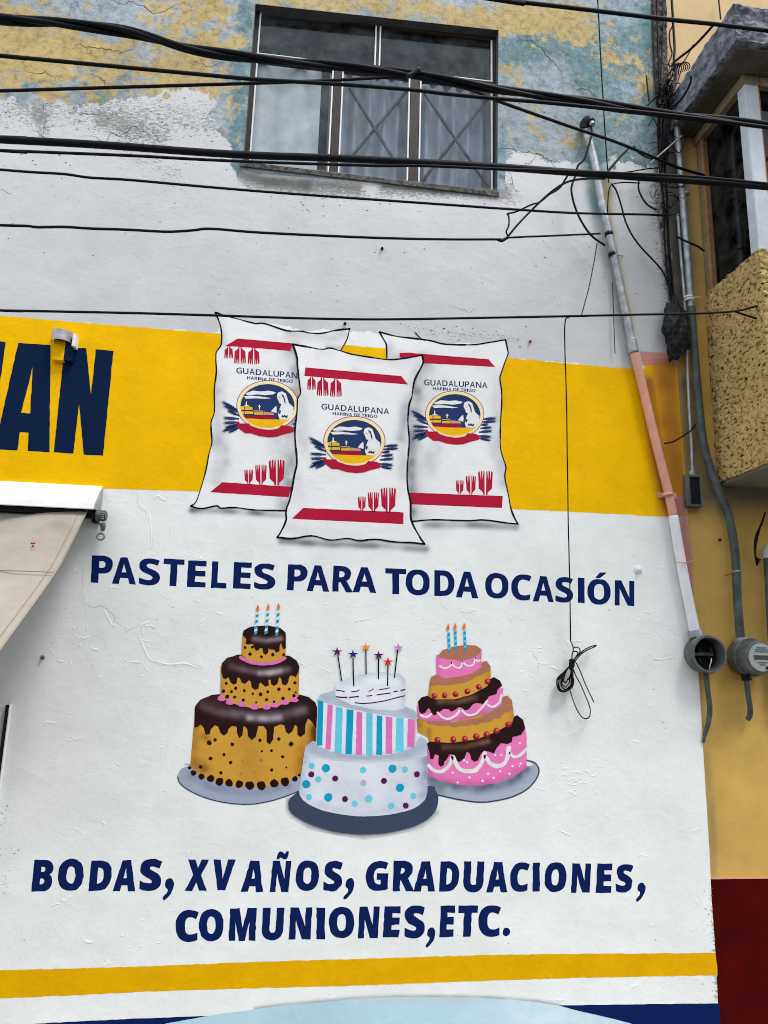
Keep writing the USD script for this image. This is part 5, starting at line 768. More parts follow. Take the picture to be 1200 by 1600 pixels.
for x, a, b in [(xm1 - 0.0125, tz + 0.01, fz1 - fr), (xm1 + 0.0125, tz + 0.01, fz1 - fr), (xa0 - 0.005, fz0 + 0.05, tz - 0.028), (xa1 + 0.005, fz0 + 0.05, tz - 0.028), (xb0 - 0.005, fz0 + 0.05, tz - 0.028), (xb1 + 0.005, fz0 + 0.05, tz - 0.028), (fx0 + fr + 0.005, fz0 + 0.05, tz - 0.028), (fx1 - fr - 0.005, fz0 + 0.05, tz - 0.028), (fx0 + fr + 0.005, tz + 0.01, fz1 - fr), (fx1 - fr - 0.005, tz + 0.01, fz1 - fr)]:
    obj(FRM, 'bead', box((x - 0.004, YF - 0.014, a), (x + 0.004, YF - 0.002, b), 0.001), 'window_bead')
def glass(x0, x1, z0, z1): obj(FRM, 'pane', box((x0, YF + 0.004, z0), (x1, YF + 0.007, z1)), 'window_glass')
glass(fx0 + fr, xm1 - 0.009, tz + 0.002, fz1 - fr); glass(xm1 + 0.009, fx1 - fr, tz + 0.002, fz1 - fr)
glass(fx0 + fr, xa0 - 0.001, fz0 + 0.05, tz - 0.027); glass(xa1 + 0.001, xb0 - 0.001, fz0 + 0.05, tz - 0.027); glass(xb1 + 0.001, fx1 - fr, fz0 + 0.05, tz - 0.027)
def bar(p, q, y, w=0.0095): obj(FRM, 'cross_bar', tube([Q(*p, y), Q(*q, y)], w, 6, sm=False), 'steel_brown')
for p, q in [((546, 138), (618, 254)), ((636, 142), (545, 250)), ((663, 146), (764, 294)), ((764, 152), (656, 288))]: bar(p, q, YF + 0.022 + (0.018 if p[0] in (636, 764) else 0))
def curtain(x0, x1, z0, z1, y, mat, amp, waves, name, seed):
    nx, nz = 90, 12; X, Z = np.meshgrid(np.linspace(x0, x1, nx), np.linspace(z0, z1, nz))
    u = (X - x0) / (x1 - x0); h = (Z - z0) / (z1 - z0)
    Y = y + amp * np.sin(u * waves * 2 * np.pi + 0.8 * np.sin(h * 2 + seed)) + amp * 1.5 * (meshkit.noise(np.stack([u * 9, h * 2, u * 0 + seed], -1), seed) - 0.5)
    v = np.c_[X.ravel(), Y.ravel(), Z.ravel()]; i, j = np.meshgrid(np.arange(nz - 1), np.arange(nx - 1), indexing='ij')
    q = np.stack([i * nx + j, i * nx + j + 1, (i + 1) * nx + j + 1, (i + 1) * nx + j], -1).reshape(-1, 4)
    obj(FRM, name, (v, np.vstack([q[:, [0, 1, 2]], q[:, [0, 2, 3]]])), mat, smooth=True)
curtain(xa0 - 0.02, fx1 + 0.1, fz0 - 0.1, tz + 0.025, 0.145, 'curtain', 0.024, 13, 'curtain', 3)
curtain(fx0 - 0.1, Q(499, 190, 0.105)[0], fz0 - 0.1, tz + 0.01, 0.105, 'pale_curtain', 0.010, 2.5, 'curtain', 8)
curtain(fx0 - 0.05, fx1 + 0.1, tz - 0.2, fz1 + 0.3, 0.30, 'room_dark', 0.02, 8, 'curtain', 5)
rx0, rx1, rz0, rz1 = ROOM
rm = join(box((rx0, 1.4, rz0), (rx1, 1.44, rz1)), box((rx0 - 0.04, 0.2425, rz0), (rx0, 1.44, rz1)), box((rx1, 0.2425, rz0), (rx1 + 0.04, 1.44, rz1)), box((rx0 - 0.04, 0.2425, rz0 - 0.04), (rx1 + 0.04, 1.44, rz0)), box((rx0 - 0.04, 0.2425, rz1), (rx1 + 0.04, 1.44, rz1 + 0.04)))
obj(B, 'room', rm, 'room_dark')
# sloping mortar sill
sill = [Q(372, 258, 0), Q(780, 301, 0)]
zs = (win_w[3][2], win_w[2][2])
sv = []
for (x, z) in ((win_w[3][0] - 0.012, zs[0]), (win_w[2][0] + 0.006, zs[1])): sv += [(x, -0.010, z - 0.035), (x, -0.014, z - 0.012), (x, 0.05, z + 0.006), (x, 0.05, z - 0.035)]
obj(B, 'sill', trimesh.convex.convex_hull(np.array(sv)), 'rough_masonry')

# rough broken end of the wall, upper part
def rough(poly, y, amp, mat, parent, name, size=5, seed=1, label=None):
    v, f = flat(as_poly(poly)); v, f = refine(v, f, size); w, f = front(v, f, y)
    nz = meshkit.fbm(np.c_[w[:, 0] * 38, w[:, 2] * 38, np.full(len(w), seed)]) if hasattr(meshkit, 'fbm') else meshkit.noise(np.c_[w[:, 0] * 38, w[:, 2] * 38, np.full(len(w), seed)], seed)
    w[:, 1] -= amp * (nz - 0.4) * 2
    return obj(parent, name, (w, f), mat, label=label)
plain('speckled_rubble', (0.25, 0.24, 0.22), 0.95, noise=0.85, nscale=55, bump=0.008, bscale=70)
rough([(1016, -60), (1040, -60), (1041, 60), (1044, 150), (1040, 230), (1036, 250), (1026, 215), (1020, 100)], -0.004, 0.022, 'rough_masonry', B, 'broken_edge', 3.5, 2, 'dark broken end of the upper wall')
rough([(1022, 250), (1038, 240), (1043, 330), (1050, 420), (1056, 480), (1048, 490), (1040, 440), (1032, 370), (1024, 310)], -0.004, 0.02, 'speckled_rubble', B, 'broken_edge', 3, 4)

# ------------------------------------------------------------------ the neighbouring house
NB = thing('ochre_house', 'ochre house with a dark red base and a jutting stuccoed bay window', 'house', Q(1200, 1640) * [1, 1, 0])
xe = lambda py: np.interp(py, [p[1] for p in EDGE[::-1]], [p[0] for p in EDGE[::-1]])
YN = 0.022
XR = 5.2
zr = Q(1150, 1373, YN)[2]; zup = Q(1100, 150, YN)[2]
nbx = edge_w[:, 0].min() - 0.10
obj(NB, 'base_wall', box((nbx, YN - 0.006, 0.0), (XR, 0.25, zr)), 'oxblood_wall', label='dark red painted base of the ochre wall')
obj(NB, 'wall', box((nbx, YN, zr), (XR, 0.25, zup)), 'ochre_wall')
obj(NB, 'upper_wall', box((nbx, YN + 0.004, zup), (XR, 0.25, 7.4)), 'pale_ochre_wall')
obj(NB, 'base_line', box((nbx, YN - 0.004, zr), (XR, YN + 0.01, zr + 0.004)), 'pink_pipe')
for nm, pl, st in (('grime_and_shade', [(1034, 150), (1100, 150), (1112, 500), (1050, 520)], [([(1046, 180), (1054, 330), (1062, 480)], 26, 0.75)]), ('grime_and_shade', [(1056, 560), (1150, 560), (1320, 680), (1320, 900), (1078, 900)], [([(1072, 600), (1092, 780)], 14, 0.55), ([(1100, 765), (1330, 775)], 34, 0.6)])):  # dirt beside the joint; second patch also paints the shade under the bay
    haze_patch(NB, 'wall_grime_and_shade', pl, 'grime_and_shade', st, -(YN - 0.0007) / LAYER, 6, 0.8, label='dark dirt beside the joint and painted shade under the bay on the ochre wall')
haze_patch(NB, 'wall_grime_and_shade', [(1094, 1080), (1145, 1080), (1150, 1372), (1108, 1372)], 'grime_and_shade', [([(1104, 1180), (1112, 1260), (1116, 1368)], 7, 0.16)], -(YN - 0.0008) / LAYER, 5, 0.5, patchy=0.6)
xb = Q(1121, 755, YN)[0]; zb = Q(1121, 755, YN)[2]
yc = QX(1185, 388, xb)[1]; zt = QX(1185, 388, xb)[2]
xs = Q(1043, 160, YN)[0]; ys = QX(1148, 35, xs)[1]
zs0 = 0.5 * (QX(1149, 64, xs)[2] + Q(1061, 172, YN)[2]); zs1 = 0.5 * (QX(1146, 7, xs)[2] + Q(1040, 165, YN)[2])
zs0 = QX(1149, 64, xs)[2]; zs1 = QX(1146, 7, xs)[2]
print('bay', xb, zb, yc, zt, 'slab', xs, ys, zs0, zs1)
# parapet of the bay: lumpy stucco on its side, front and edge
def stucco_box(lo, hi, step=0.014, amp=0.012):
    m = box(np.array(lo), np.array(hi)); v, f = trimesh.remesh.subdivide_to_size(m.vertices, m.faces, step * 2.2, max_iter=12)
    n = trimesh.Trimesh(v, f, process=True); nz = meshkit.noise(n.vertices * 42, 3) + 0.6 * meshkit.noise(n.vertices * 85, 4)
    n.vertices = n.vertices + n.vertex_normals * ((nz - 0.8) * amp)[:, None]
    return n
obj(NB, 'bay_parapet', stucco_box((xb, yc, zb), (xb + 0.14, YN - 0.001, zt), 0.0055, 0.014), 'stucco', label='rough ochre stucco parapet of the bay', smooth=True)
obj(NB, 'bay_parapet', stucco_box((xb + 0.141, yc, zb), (XR - 0.6, yc + 0.14, zt), 0.03), 'stucco', smooth=True)
obj(NB, 'bay_floor', box((xb + 0.012, yc + 0.012, zb - 0.012), (XR - 0.6, YN - 0.002, zb + 0.03)), 'bay_underside', label='plain grey underside of the bay')
obj(NB, 'roof_slab', rough_slab if False else stucco_box((xs, ys, zs0), (XR, YN - 0.001, zs1), 0.016, 0.022), 'slab_concrete', label='thick weathered concrete slab over the bay window', smooth=True)
zh = zs0 - 0.07
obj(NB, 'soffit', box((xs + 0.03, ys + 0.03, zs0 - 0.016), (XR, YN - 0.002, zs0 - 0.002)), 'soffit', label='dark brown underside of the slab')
obj(NB, 'head_beam', box((xb - 0.005, yc + 0.0, zh), (xb + 0.09, YN - 0.002, zs0 - 0.017), 0.004), 'beam_brown')
obj(NB, 'head_beam', box((xb + 0.092, yc + 0.0, zh), (XR - 0.6, yc + 0.09, zs0 - 0.017), 0.004), 'beam_brown')
pw = 0.05
obj(NB, 'corner_post', box((xb + 0.004, yc + 0.004, zt - 0.012), (xb + 0.082, yc + 0.066, zh + 0.001), 0.004), 'post_grey', label='pale grey corner post of the bay window')
obj(NB, 'rusty_edge', box((xb + 0.0825, yc + 0.01, zt - 0.01), (xb + 0.092, yc + 0.05, zh), 0.002), 'rust')
obj(NB, 'jamb', box((xb + 0.008, -0.040, zt - 0.012), (xb + 0.06, YN - 0.003, zh), 0.003), 'beam_brown')
obj(NB, 'rusty_edge', box((xb + 0.010, -0.046, zt - 0.010), (xb + 0.020, -0.0405, zh), 0.001), 'rust')
obj(NB, 'bay_pane', box((xb + 0.034, yc + 0.067, zt - 0.01), (xb + 0.038, -0.0505, zh)), 'tinted_glass')
obj(NB, 'bay_pane', box((xb + 0.093, yc + 0.034, zt - 0.01), (XR - 0.65, yc + 0.038, zh)), 'tinted_glass')
obj(NB, 'bay_room', join(box((xb + 0.045, YN - 0.02, zb + 0.05), (XR - 0.65, YN - 0.006, zs0 - 0.005)), box((xb + 0.30, yc + 0.16, zb + 0.05), (xb + 0.43, YN - 0.03, zs0 - 0.005))), 'room_dark')
obj(NB, 'bay_wall', box((XR - 0.6, yc, zb), (XR - 0.45, YN - 0.002, zs0)), 'ochre_wall')

# ------------------------------------------------------------------ conduits, boxes and meters
def pxr(w, y): return 0.5 * w * (y - CAM[1]) / FPX * 1.02
c1 = [(913, 197), (921, 222), (931, 262), (941, 320), (951, 362), (963, 420), (978, 492), (990, 549), (1003, 600), (1017, 660), (1032, 720), (1045, 772), (1052, 806), (1061, 860), (1070, 910), (1079, 955), (1086, 990)]
yp = -0.032
C = thing('conduit', 'long slanting conduit, galvanised above, pink in the yellow band and white below it', 'conduit', Q(1045, 772, 0) * [1, 0, 1] + [0, -0.005, 0])
pp = [Q(x, y, yp) for x, y in c1]
obj(C, 'pipe', tube(pp[:8], pxr(13.5, yp), 14), 'galvanised', smooth=True)
obj(C, 'pipe', tube([pp[7] + [0, -0.0004, 0]] + pp[8:13], pxr(14.5, yp), 14), 'pink_pipe', smooth=True, label='pink painted stretch of the conduit')
obj(C, 'pipe', tube([pp[12] + [0, -0.0004, 0]] + pp[13:], [pxr(15.5, yp), pxr(16.5, yp)], 14), 'white_pipe', smooth=True, label='white painted lower stretch of the conduit')
obj(C, 'coupling', tube([Q(986, 530, yp), Q(988, 540, yp), Q(990.5, 552, yp)], pxr(17, yp), 14), 'galvanised', smooth=True)
obj(C, 'weatherhead', tube([Q(913, 203, yp), Q(914, 194, yp - 0.004), Q(919, 189, yp - 0.016), Q(924, 192, yp - 0.032)], [pxr(15, yp), pxr(19, yp), pxr(19, yp), pxr(15, yp)], 14), 'black_plastic', smooth=True, label='black hooded cap on top of the conduit')
obj(C, 'weatherhead_rim', tube([Q(923.5, 191, yp - 0.030), Q(926, 195, yp - 0.036)], pxr(10, yp), 12, sm=False), 'galvanised')
def strap(parent, px, py, w, mat, y, tail=None):
    (x, _, z) = Q(px, py, y); d = (np.array(c1[-1]) - np.array(c1[-6])); d = d / np.hypot(*d)
    a, b = Q(px - d[0] * 2.6, py - d[1] * 2.6, y), Q(px + d[0] * 2.6, py + d[1] * 2.6, y)
    obj(parent, 'strap', tube([a, (a + b) / 2, b], w, 14, sm=False), mat, smooth=True)
    if tail: obj(parent, 'strap', box(np.minimum(Q(px + tail[0], py + 5, -0.004), Q(px + tail[1], py - 3, -0.008)), np.maximum(Q(px + tail[0], py + 5, -0.004), Q(px + tail[1], py - 3, -0.008)), 0.001), mat)
strap(C, 1043, 773, pxr(18, yp), 'pink_pipe', yp, (-16, 14)); strap(C, 957, 398, pxr(14.3, yp), 'wire_dark', yp); strap(C, 951.5, 366, pxr(14.6, yp), 'wire_dark', yp)
obj(C, 'tie_wire', tube([Q(953, 400, yp - 0.024), Q(964, 399.5, -0.02), Q(974, 400, -0.006)], 0.0022, 5), 'wire_dark')
obj(C, 'tie_wire', tube([Q(1057, 879, yp - 0.03), Q(1070, 879, yp - 0.03), Q(1080, 877, -0.02), Q(1088, 874, -0.01)], 0.0025, 5), 'pink_pipe')
obj(C, 'tie_wire', tube([Q(1073, 882, yp - 0.028), Q(1071, 898, yp - 0.03), Q(1068, 908, yp - 0.029)], 0.002, 5), 'white_pipe')

def ring_profile(R, d): return [(R * 0.70, 0.0), (R * 0.96, 0.004), (R * 0.96, d * 0.55), (R * 1.03, d * 0.6), (R * 1.03, d * 0.74), (R * 0.97, d * 0.78), (R * 0.97, d), (R * 0.88, d), (R * 0.86, d * 0.9), (R * 0.86, 0.012), (0.001, 0.010)]
mc = Q(1093.5, 1022, -0.0); R = pxr(58, 0)
M1 = thing('meter_socket', 'open empty meter socket with dangling wires at the foot of the slanting conduit', 'meter socket', mc * [1, 0, 1])
obj(M1, 'ring_case', lathe(ring_profile(R, 0.085), mc + [0, -0.002, 0], (0, -1, 0), 48), 'meter_grey', smooth=40)
obj(M1, 'back_plate', lathe([(0.001, 0.016), (R * 0.84, 0.0165)], mc, (0, -1, 0), 32), 'dark_inside')
for dx, dz in ((-0.03, 0.02), (0.03, 0.02), (-0.03, -0.03), (0.028, -0.028)): obj(M1, 'jaw', box(mc + [dx - 0.007, -0.05, dz - 0.011], mc + [dx + 0.007, -0.017, dz + 0.011], 0.002), 'black_plastic')
obj(M1, 'jaw_block', box(mc + [-0.05, -0.032, -0.008], mc + [0.05, -0.0172, 0.008], 0.002), 'meter_grey')
obj(M1, 'wire', tube([mc + [0.028, -0.05, -0.02], mc + [0.012, -0.075, -0.03], mc + [0.006, -0.07, -0.055], mc + [0.008, -0.06, -0.072]], 0.0028, 6), 'post_grey')
obj(M1, 'wire', tube([mc + [-0.03, -0.05, 0.02], mc + [-0.012, -0.07, 0.0], mc + [0.02, -0.06, -0.03]], 0.003, 6), 'wire_dark')
obj(M1, 'hub', tube([Q(1085, 984, yp), Q(1088, 994, yp)], pxr(21, 0), 16, sm=False), 'galvanised', smooth=30)
obj(M1, 'stub_pipe', tube([Q(1103, 1052, -0.03), Q(1106, 1080, -0.026), Q(1109, 1105, -0.02), Q(1107, 1128, -0.016), Q(1102, 1146, -0.012), Q(1099, 1160, -0.006)], [pxr(8, 0), pxr(8, 0), pxr(8, 0), pxr(8, 0), pxr(6, 0), pxr(4.5, 0)], 10), 'grey_pipe', smooth=True)
mc2 = Q(1160, 1027, YN); R2 = pxr(58, 0)
M2 = thing('electric_meter', 'round grey electric meter with a pale dial on the ochre wall', 'electric meter', mc2 * [1, 0, 1] + [0, YN, 0])
o2 = mc2 + [0, -0.003, 0]
obj(M2, 'socket_case', lathe([(R2 * 0.7, 0.0), (R2, 0.004), (R2, 0.055), (R2 * 1.04, 0.058), (R2 * 1.04, 0.072), (R2 * 0.98, 0.075), (0.001, 0.075)], o2, (0, -1, 0), 48), 'meter_grey', smooth=40)
obj(M2, 'cover', lathe([(R2 * 0.93, 0.0755), (R2 * 0.92, 0.12), (R2 * 0.88, 0.135), (R2 * 0.80, 0.142), (0.001, 0.143)], o2, (0, -1, 0), 48), 'meter_grey', smooth=40)
obj(M2, 'dial', lathe([(R2 * 0.74, 0.1436), (R2 * 0.74, 0.1475), (R2 * 0.70, 0.149), (0.001, 0.149)], o2, (0, -1, 0), 48), 'meter_dial', smooth=40)
DI = [k for k in [M2 + '/dial']][0]; fy = -0.1496
base_of[DI] = base_of[M2]
obj(DI, 'display', box(o2 + [-0.042, fy - 0.001, -0.010], o2 + [0.040, fy, 0.010]), 'display_dark')
for k, (w, z) in enumerate(((0.05, 0.045), (0.065, 0.036), (0.07, 0.027), (0.05, -0.024), (0.03, -0.034))): obj(DI, 'print_line', box(o2 + [-w / 2, fy - 0.0006, z - 0.0022], o2 + [w / 2, fy, z + 0.0022]), 'grey_pipe')
obj(DI, 'button', lathe([(0.008, 0.149), (0.007, 0.153), (0.001, 0.154)], o2 + [0.022, 0, -0.048], (0, -1, 0), 14), 'black_plastic')
obj(M2, 'hub', tube([Q(1157, 996, -0.02), Q(1158.5, 1006, -0.02)], pxr(21, 0), 16, sm=False), 'galvanised', smooth=30)
obj(M2, 'bottom_fitting', tube([Q(1165, 1052, -0.035), Q(1167, 1063, -0.035)], pxr(15, 0), 12, sm=False), 'black_plastic', smooth=30)
obj(M2, 'stub_pipe', tube([Q(1166, 1060, -0.035), Q(1169, 1085, -0.03), Q(1172, 1105, -0.022), Q(1171.5, 1118, -0.012), Q(1168, 1124, -0.0)], pxr(8, 0), 10), 'grey_pipe', smooth=True)
c2 = [(1052, 130), (1057, 190), (1062, 250), (1068, 330), (1074, 400), (1080, 480), (1086, 560), (1092, 630), (1098, 685), (1109, 730), (1125, 772), (1138, 805), (1146, 845), (1150, 885), (1152.5, 940), (1157, 1000)]
yq = -0.026
C = thing('conduit', 'upright grey conduit along the bay bending down to the round meter', 'conduit', Q(1092, 630, YN) * [1, 0, 1])
pp = [Q(x, y, yq) for x, y in c2]
obj(C, 'pipe', tube(pp[:6], pxr(11.5, yq), 14), 'galvanised', smooth=True); obj(C, 'pipe', tube([pp[5] + [0, -0.0004, 0]] + pp[6:], pxr(13.5, yq), 14), 'grey_pipe', smooth=True, label='darker grey bent lower stretch of the conduit')
for px, py, w, m in ((1076, 465, 16, 'window_bead'), (1077, 469, 16, 'window_bead'), (1071, 303, 14, 'galvanised'), (1151, 893, 16, 'galvanised')):
    a, b = Q(px, py - 1.6, yq), Q(px + 0.3, py + 1.6, yq); obj(C, 'strap', tube([a, (a + b) / 2, b], pxr(w, yq), 14, sm=False), m, smooth=True)
obj(C, 'strap', tube([Q(1077, 465, yq - 0.02), Q(1088, 464, yq - 0.01), Q(1096, 464, -0.012)], 0.003, 6), 'window_bead')
obj(C, 'strap', tube([Q(1133, 899, 0.012), Q(1142, 896, -0.02), Q(1150, 894, yq - 0.02)], 0.003, 6), 'rust')
C = thing('conduit', 'thin pale conduit left of the upright one, ending in a switch box', 'conduit', Q(1080, 690, YN) * [1, 0, 1])
obj(C, 'pipe', tube([Q(x, y, -0.012) for x, y in [(1059, 335), (1063, 390), (1069, 460), (1073, 520), (1074, 570), (1077, 640), (1080, 690), (1082, 740)]], pxr(5, 0), 10), 'galvanised', smooth=True)
SB = thing('switch_box', 'small grey open fronted switch box under the thin conduit', 'switch box', Q(1085, 790, YN) * [1, 0, 1])
b0, b1 = Q(1074, 790, -0.03), Q(1096, 742, -0.03)
obj(SB, 'case', join(box((b0[0], -0.03, b0[2]), (b0[0] + 0.022, YN, b1[2]), 0.002), box((b1[0] - 0.005, -0.03, b0[2]), (b1[0], YN, b1[2]), 0.002), box((b0[0] + 0.022, -0.029, b1[2] - 0.012), (b1[0] - 0.005, YN, b1[2]), 0.002), box((b0[0] + 0.022, -0.029, b0[2]), (b1[0] - 0.005, YN, b0[2] + 0.010), 0.002)), 'meter_grey')
obj(SB, 'breaker', box((b0[0] + 0.0225, -0.016, b0[2] + 0.0105), (b1[0] - 0.0055, YN - 0.002, b1[2] - 0.0125)), 'black_plastic')
obj(SB, 'hub', tube([Q(1081, 737, -0.012), Q(1082, 745, -0.012)], pxr(11, 0), 12, sm=False), 'galvanised', smooth=30)
C = thing('conduit', 'short capped grey pipe under the bay at the right border', 'conduit', Q(1200, 900, YN) * [1, 0, 1])
obj(C, 'pipe', tube([Q(1199.5, 870, -0.02), Q(1202, 920, -0.02), Q(1206, 990, -0.02), Q(1216, 1100, -0.02)], pxr(13, 0), 12), 'grey_pipe', smooth=True)
obj(C, 'cap', tube([Q(1198.5, 852, -0.02), Q(1199, 860, -0.02), Q(1200, 873, -0.02)], [pxr(9, 0), pxr(16, 0), pxr(16, 0)], 12), 'pale_curtain', smooth=True)

# ------------------------------------------------------------------ awning at the left
AW = thing('awning', 'beige canvas shop awning hanging from a white metal hood at the left', 'awning', Q(80, 790, 0) * [1, 0, 1] + [-0.6, 0, 0])
ax1 = Q(158, 785, 0)[0]; az1 = Q(150, 762, 0)[2]; az0 = Q(158, 803, 0)[2]; AXL = -4.0
yh = -0.10
zf = Q(145, 795, yh)[2]; xh = Q(144, 795, yh)[0]
prof = lambda x: [(x, -0.003, az1), (x, -0.018, az1 + 0.004), (x, yh, zf + 0.028), (x, yh - 0.004, zf), (x, yh, zf - 0.003), (x, yh + 0.006, zf + 0.020), (x, -0.02, az1 - 0.012), (x, -0.003, az1 - 0.014)]
P0, P1_ = np.array(prof(AXL)), np.array(prof(ax1)); nP = len(P0)
fv = np.vstack([P0, P1_]); ff = []
for i in range(nP):
    j = (i + 1) % nP; ff += [(i, j, nP + j), (i, nP + j, nP + i)]
tri = [(0, 1, 6), (0, 6, 7), (1, 2, 5), (1, 5, 6), (2, 3, 4), (2, 4, 5)]
ff += [(nP + a, nP + b, nP + c) for a, b, c in tri] + [(a, c, b) for a, b, c in tri]
obj(AW, 'hood', (fv, ff), 'white_metal')
obj(AW, 'end_cap', trimesh.convex.convex_hull(np.array([(ax1 + dx, y, z) for dx in (0.0005, 0.004) for y, z in ((-0.003, az1 - 0.001), (yh + 0.004, zf + 0.022), (yh, zf), (-0.003, az0))])), 'lamp_grey')
obj(AW, 'roller', cyl((AXL, -0.05, az0 + 0.006), (ax1 - 0.012, -0.05, az0 + 0.006), 0.024, 20), 'dark_inside', smooth=30)
obj(AW, 'back_rail', box((AXL, -0.028, az0 - 0.02), (ax1 - 0.03, -0.002, az0 + 0.012)), 'black_plastic')
# canvas: leaves the roller and slopes steeply towards the street, sagging a little
top = np.array([Q(136, 800, -0.07)[0], -0.07, az0 - 0.004]); 
def on_plane(px, py):    # keeps the right hem in the plane x = top.x
    return QX(px, py, top[0])
e1, e2 = on_plane(84, 899), on_plane(0, 1016)
dirn = (e2 - e1); e3 = e1 + dirn * 1.25
hem = smooth_line([top, (top + e1) / 2 + [0, 0.004, -0.006], e1, e2, e3], 10)
nxs = 60; XS = AXL + (top[0] - AXL) * (1 - (1 - np.linspace(0, 1, nxs)) ** 1.0); XS = np.linspace(AXL, top[0], nxs)
V = []
for h in hem:
    t = (top[2] - h[2])
    for x in XS:
        e = top[0] - x; fold = 0.010 * math.exp(-t * 5) * math.sin((e * 9 + t * 14)) * min(1, e * 6) + 0.012 * math.sin(e * 2.1 + 1) * min(1, t * 3) * min(1, e * 3)
        fold += 0.014 * math.exp(-((math.atan2(t, e + 1e-6) - 0.55) / 0.10) ** 2) * min(1, e * 8) + 0.012 * math.exp(-((math.atan2(t, e + 1e-6) - 0.95) / 0.12) ** 2) * min(1, e * 8)
        dip = 0.075 * min(1.0, e / 0.46) ** 1.3 * math.exp(-t * 4.0)
        V.append((x, h[1] - fold, h[2] + fold * 0.4 - dip))
V = np.array(V); ni = len(hem); i, j = np.meshgrid(np.arange(ni - 1), np.arange(nxs - 1), indexing='ij')
q = np.stack([i * nxs + j, i * nxs + j + 1, (i + 1) * nxs + j + 1, (i + 1) * nxs + j], -1).reshape(-1, 4)
obj(AW, 'canvas', (V, np.vstack([q[:, [0, 1, 2]], q[:, [0, 2, 3]]])), 'canvas', smooth=True)
nd = np.cross(e2 - e1, [1.0, 0, 0]); nd /= np.linalg.norm(nd); nd = nd if nd[1] < 0 else -nd
obj(AW, 'hem', tube(hem + nd * 0.002, 0.0035, 6, sm=False), 'canvas_seam', smooth=True)
obj(AW, 'hem', tube(hem + nd * 0.003 + [-0.030, 0, 0], 0.0012, 5, sm=False), 'canvas_seam', smooth=True)
obj(AW, 'seam', tube([e1 + nd * 0.014 + [-k, 0, 0] for k in np.linspace(0, top[0] - AXL - 0.05, 30)], 0.0022, 5), 'canvas_seam', smooth=True)
for k in ((0.035, 0.42, -0.004), (0.050, 0.42, -0.004), (0.042, 0.42, -0.014)):
    pass
mk = Q(52, 854, (top[1] + e1[1]) / 2)
tpos = top + (e1 - top) * 0.56 + nd * 0.012
mx = QX(52, 854, top[0]); 
def at_canvas(px, py):
    n_ = np.cross(e1 - top, [1.0, 0, 0]); d = ray(px, py); t = (n_ @ (top - CAM)) / (n_ @ d); return CAM + d * t
obj(AW, 'printed_mark', join(*[trimesh.creation.icosphere(subdivisions=1, radius=0.0045).apply_translation(at_canvas(px, py) + nd * 0.012) for px, py in ((50.3, 853), (54, 853), (52, 857))]), 'paint_red')
# gear box with crank ring
GB = thing('awning_gear', 'dark winding gear with a hanging crank eye at the end of the awning hood', 'awning gear', Q(158, 810, 0) * [1, 0, 1])
g0 = Q(160, 806, -0.05)
obj(GB, 'gear_case', join(cyl(g0 + [-0.024, 0, 0], g0 + [0.012, 0, 0], 0.026, 20), cyl(g0 + [0.0122, 0, 0], g0 + [0.018, 0, 0], 0.020, 20)), 'gear_steel', smooth=30)
obj(GB, 'axle', cyl(g0 + [-0.075, 0, -0.004], g0 + [-0.024, 0, -0.004], 0.012, 14), 'black_plastic', smooth=30)
obj(GB, 'bracket', box(g0 + [-0.05, 0.012, -0.03], g0 + [-0.022, 0.0495, 0.002], 0.002), 'black_plastic')
for k in range(5): obj(GB, 'gear_tooth', box(g0 + [0.006 - 0.0, -0.032, 0.016 - k * 0.009], g0 + [0.014, -0.022, 0.020 - k * 0.009], 0.001), 'lamp_grey')
gs = Q(160, 818, -0.06); ge = Q(160, 830, -0.06)
obj(GB, 'shaft', tube([gs, Q(161, 824, -0.06), ge], [0.014, 0.011, 0.008], 12), 'gear_steel', smooth=30)
rc = Q(157.5, 838.5, -0.06); obj(GB, 'crank_eye', trimesh.creation.torus(0.0155, 0.0042, major_sections=28, minor_sections=10, transform=trimesh.transformations.translation_matrix(rc) @ trimesh.transformations.rotation_matrix(math.pi / 2 - 0.2, [1, 0, 0.2])), 'gear_steel', smooth=True)

# ------------------------------------------------------------------ small lamp on the band
LP = thing('wall_lamp', 'small grey half round lamp over a painted box on the yellow band', 'wall lamp', Q(100, 550, 0) * [1, 0, 1])
b0, b1 = Q(80.5, 561.5, -0.03), Q(117.5, 520, -0.03)
xsplit = Q(100.5, 550, -0.03)[0]
obj(LP, 'box', box((b0[0], -0.03, b0[2]), (xsplit, -0.0015, b1[2] - 0.03), 0.0), 'paint_yellow', label='yellow half of the box under the lamp')
obj(LP, 'box', box((xsplit, -0.03, b0[2]), (b1[0], -0.0015, b1[2] - 0.03), 0.0), 'paint_navy_grey', label='dark blue half of the box under the lamp')
hc = Q(97, 524, -0.03); rad = pxr(16, 0) * 2.0
ang = np.linspace(math.pi * 0.98, math.pi * 0.02, 18); hz0, hz1 = Q(97, 532, -0.05)[2], Q(97, 517, -0.05)[2]
ring = [(hc[0] - 0.002 + rad * 0.98 * math.cos(a), -0.012 - rad * 1.15 * math.sin(a)) for a in ang]
inn = [(hc[0] - 0.002 + (rad - 0.004) * 0.98 * math.cos(a), -0.012 - (rad - 0.004) * 1.15 * math.sin(a)) for a in ang[::-1]]
hd = trimesh.creation.extrude_polygon(Polygon(ring + inn).buffer(0), hz1 - hz0, engine='earcut'); hd.apply_translation((0, 0, hz0))
obj(LP, 'hood', hd, 'lamp_grey', smooth=30)
lid = trimesh.creation.extrude_polygon(Polygon(ring), 0.004, engine='earcut'); lid.apply_translation((0, 0, hz1 + 0.0003)); obj(LP, 'lid', lid, 'lamp_grey', smooth=30)
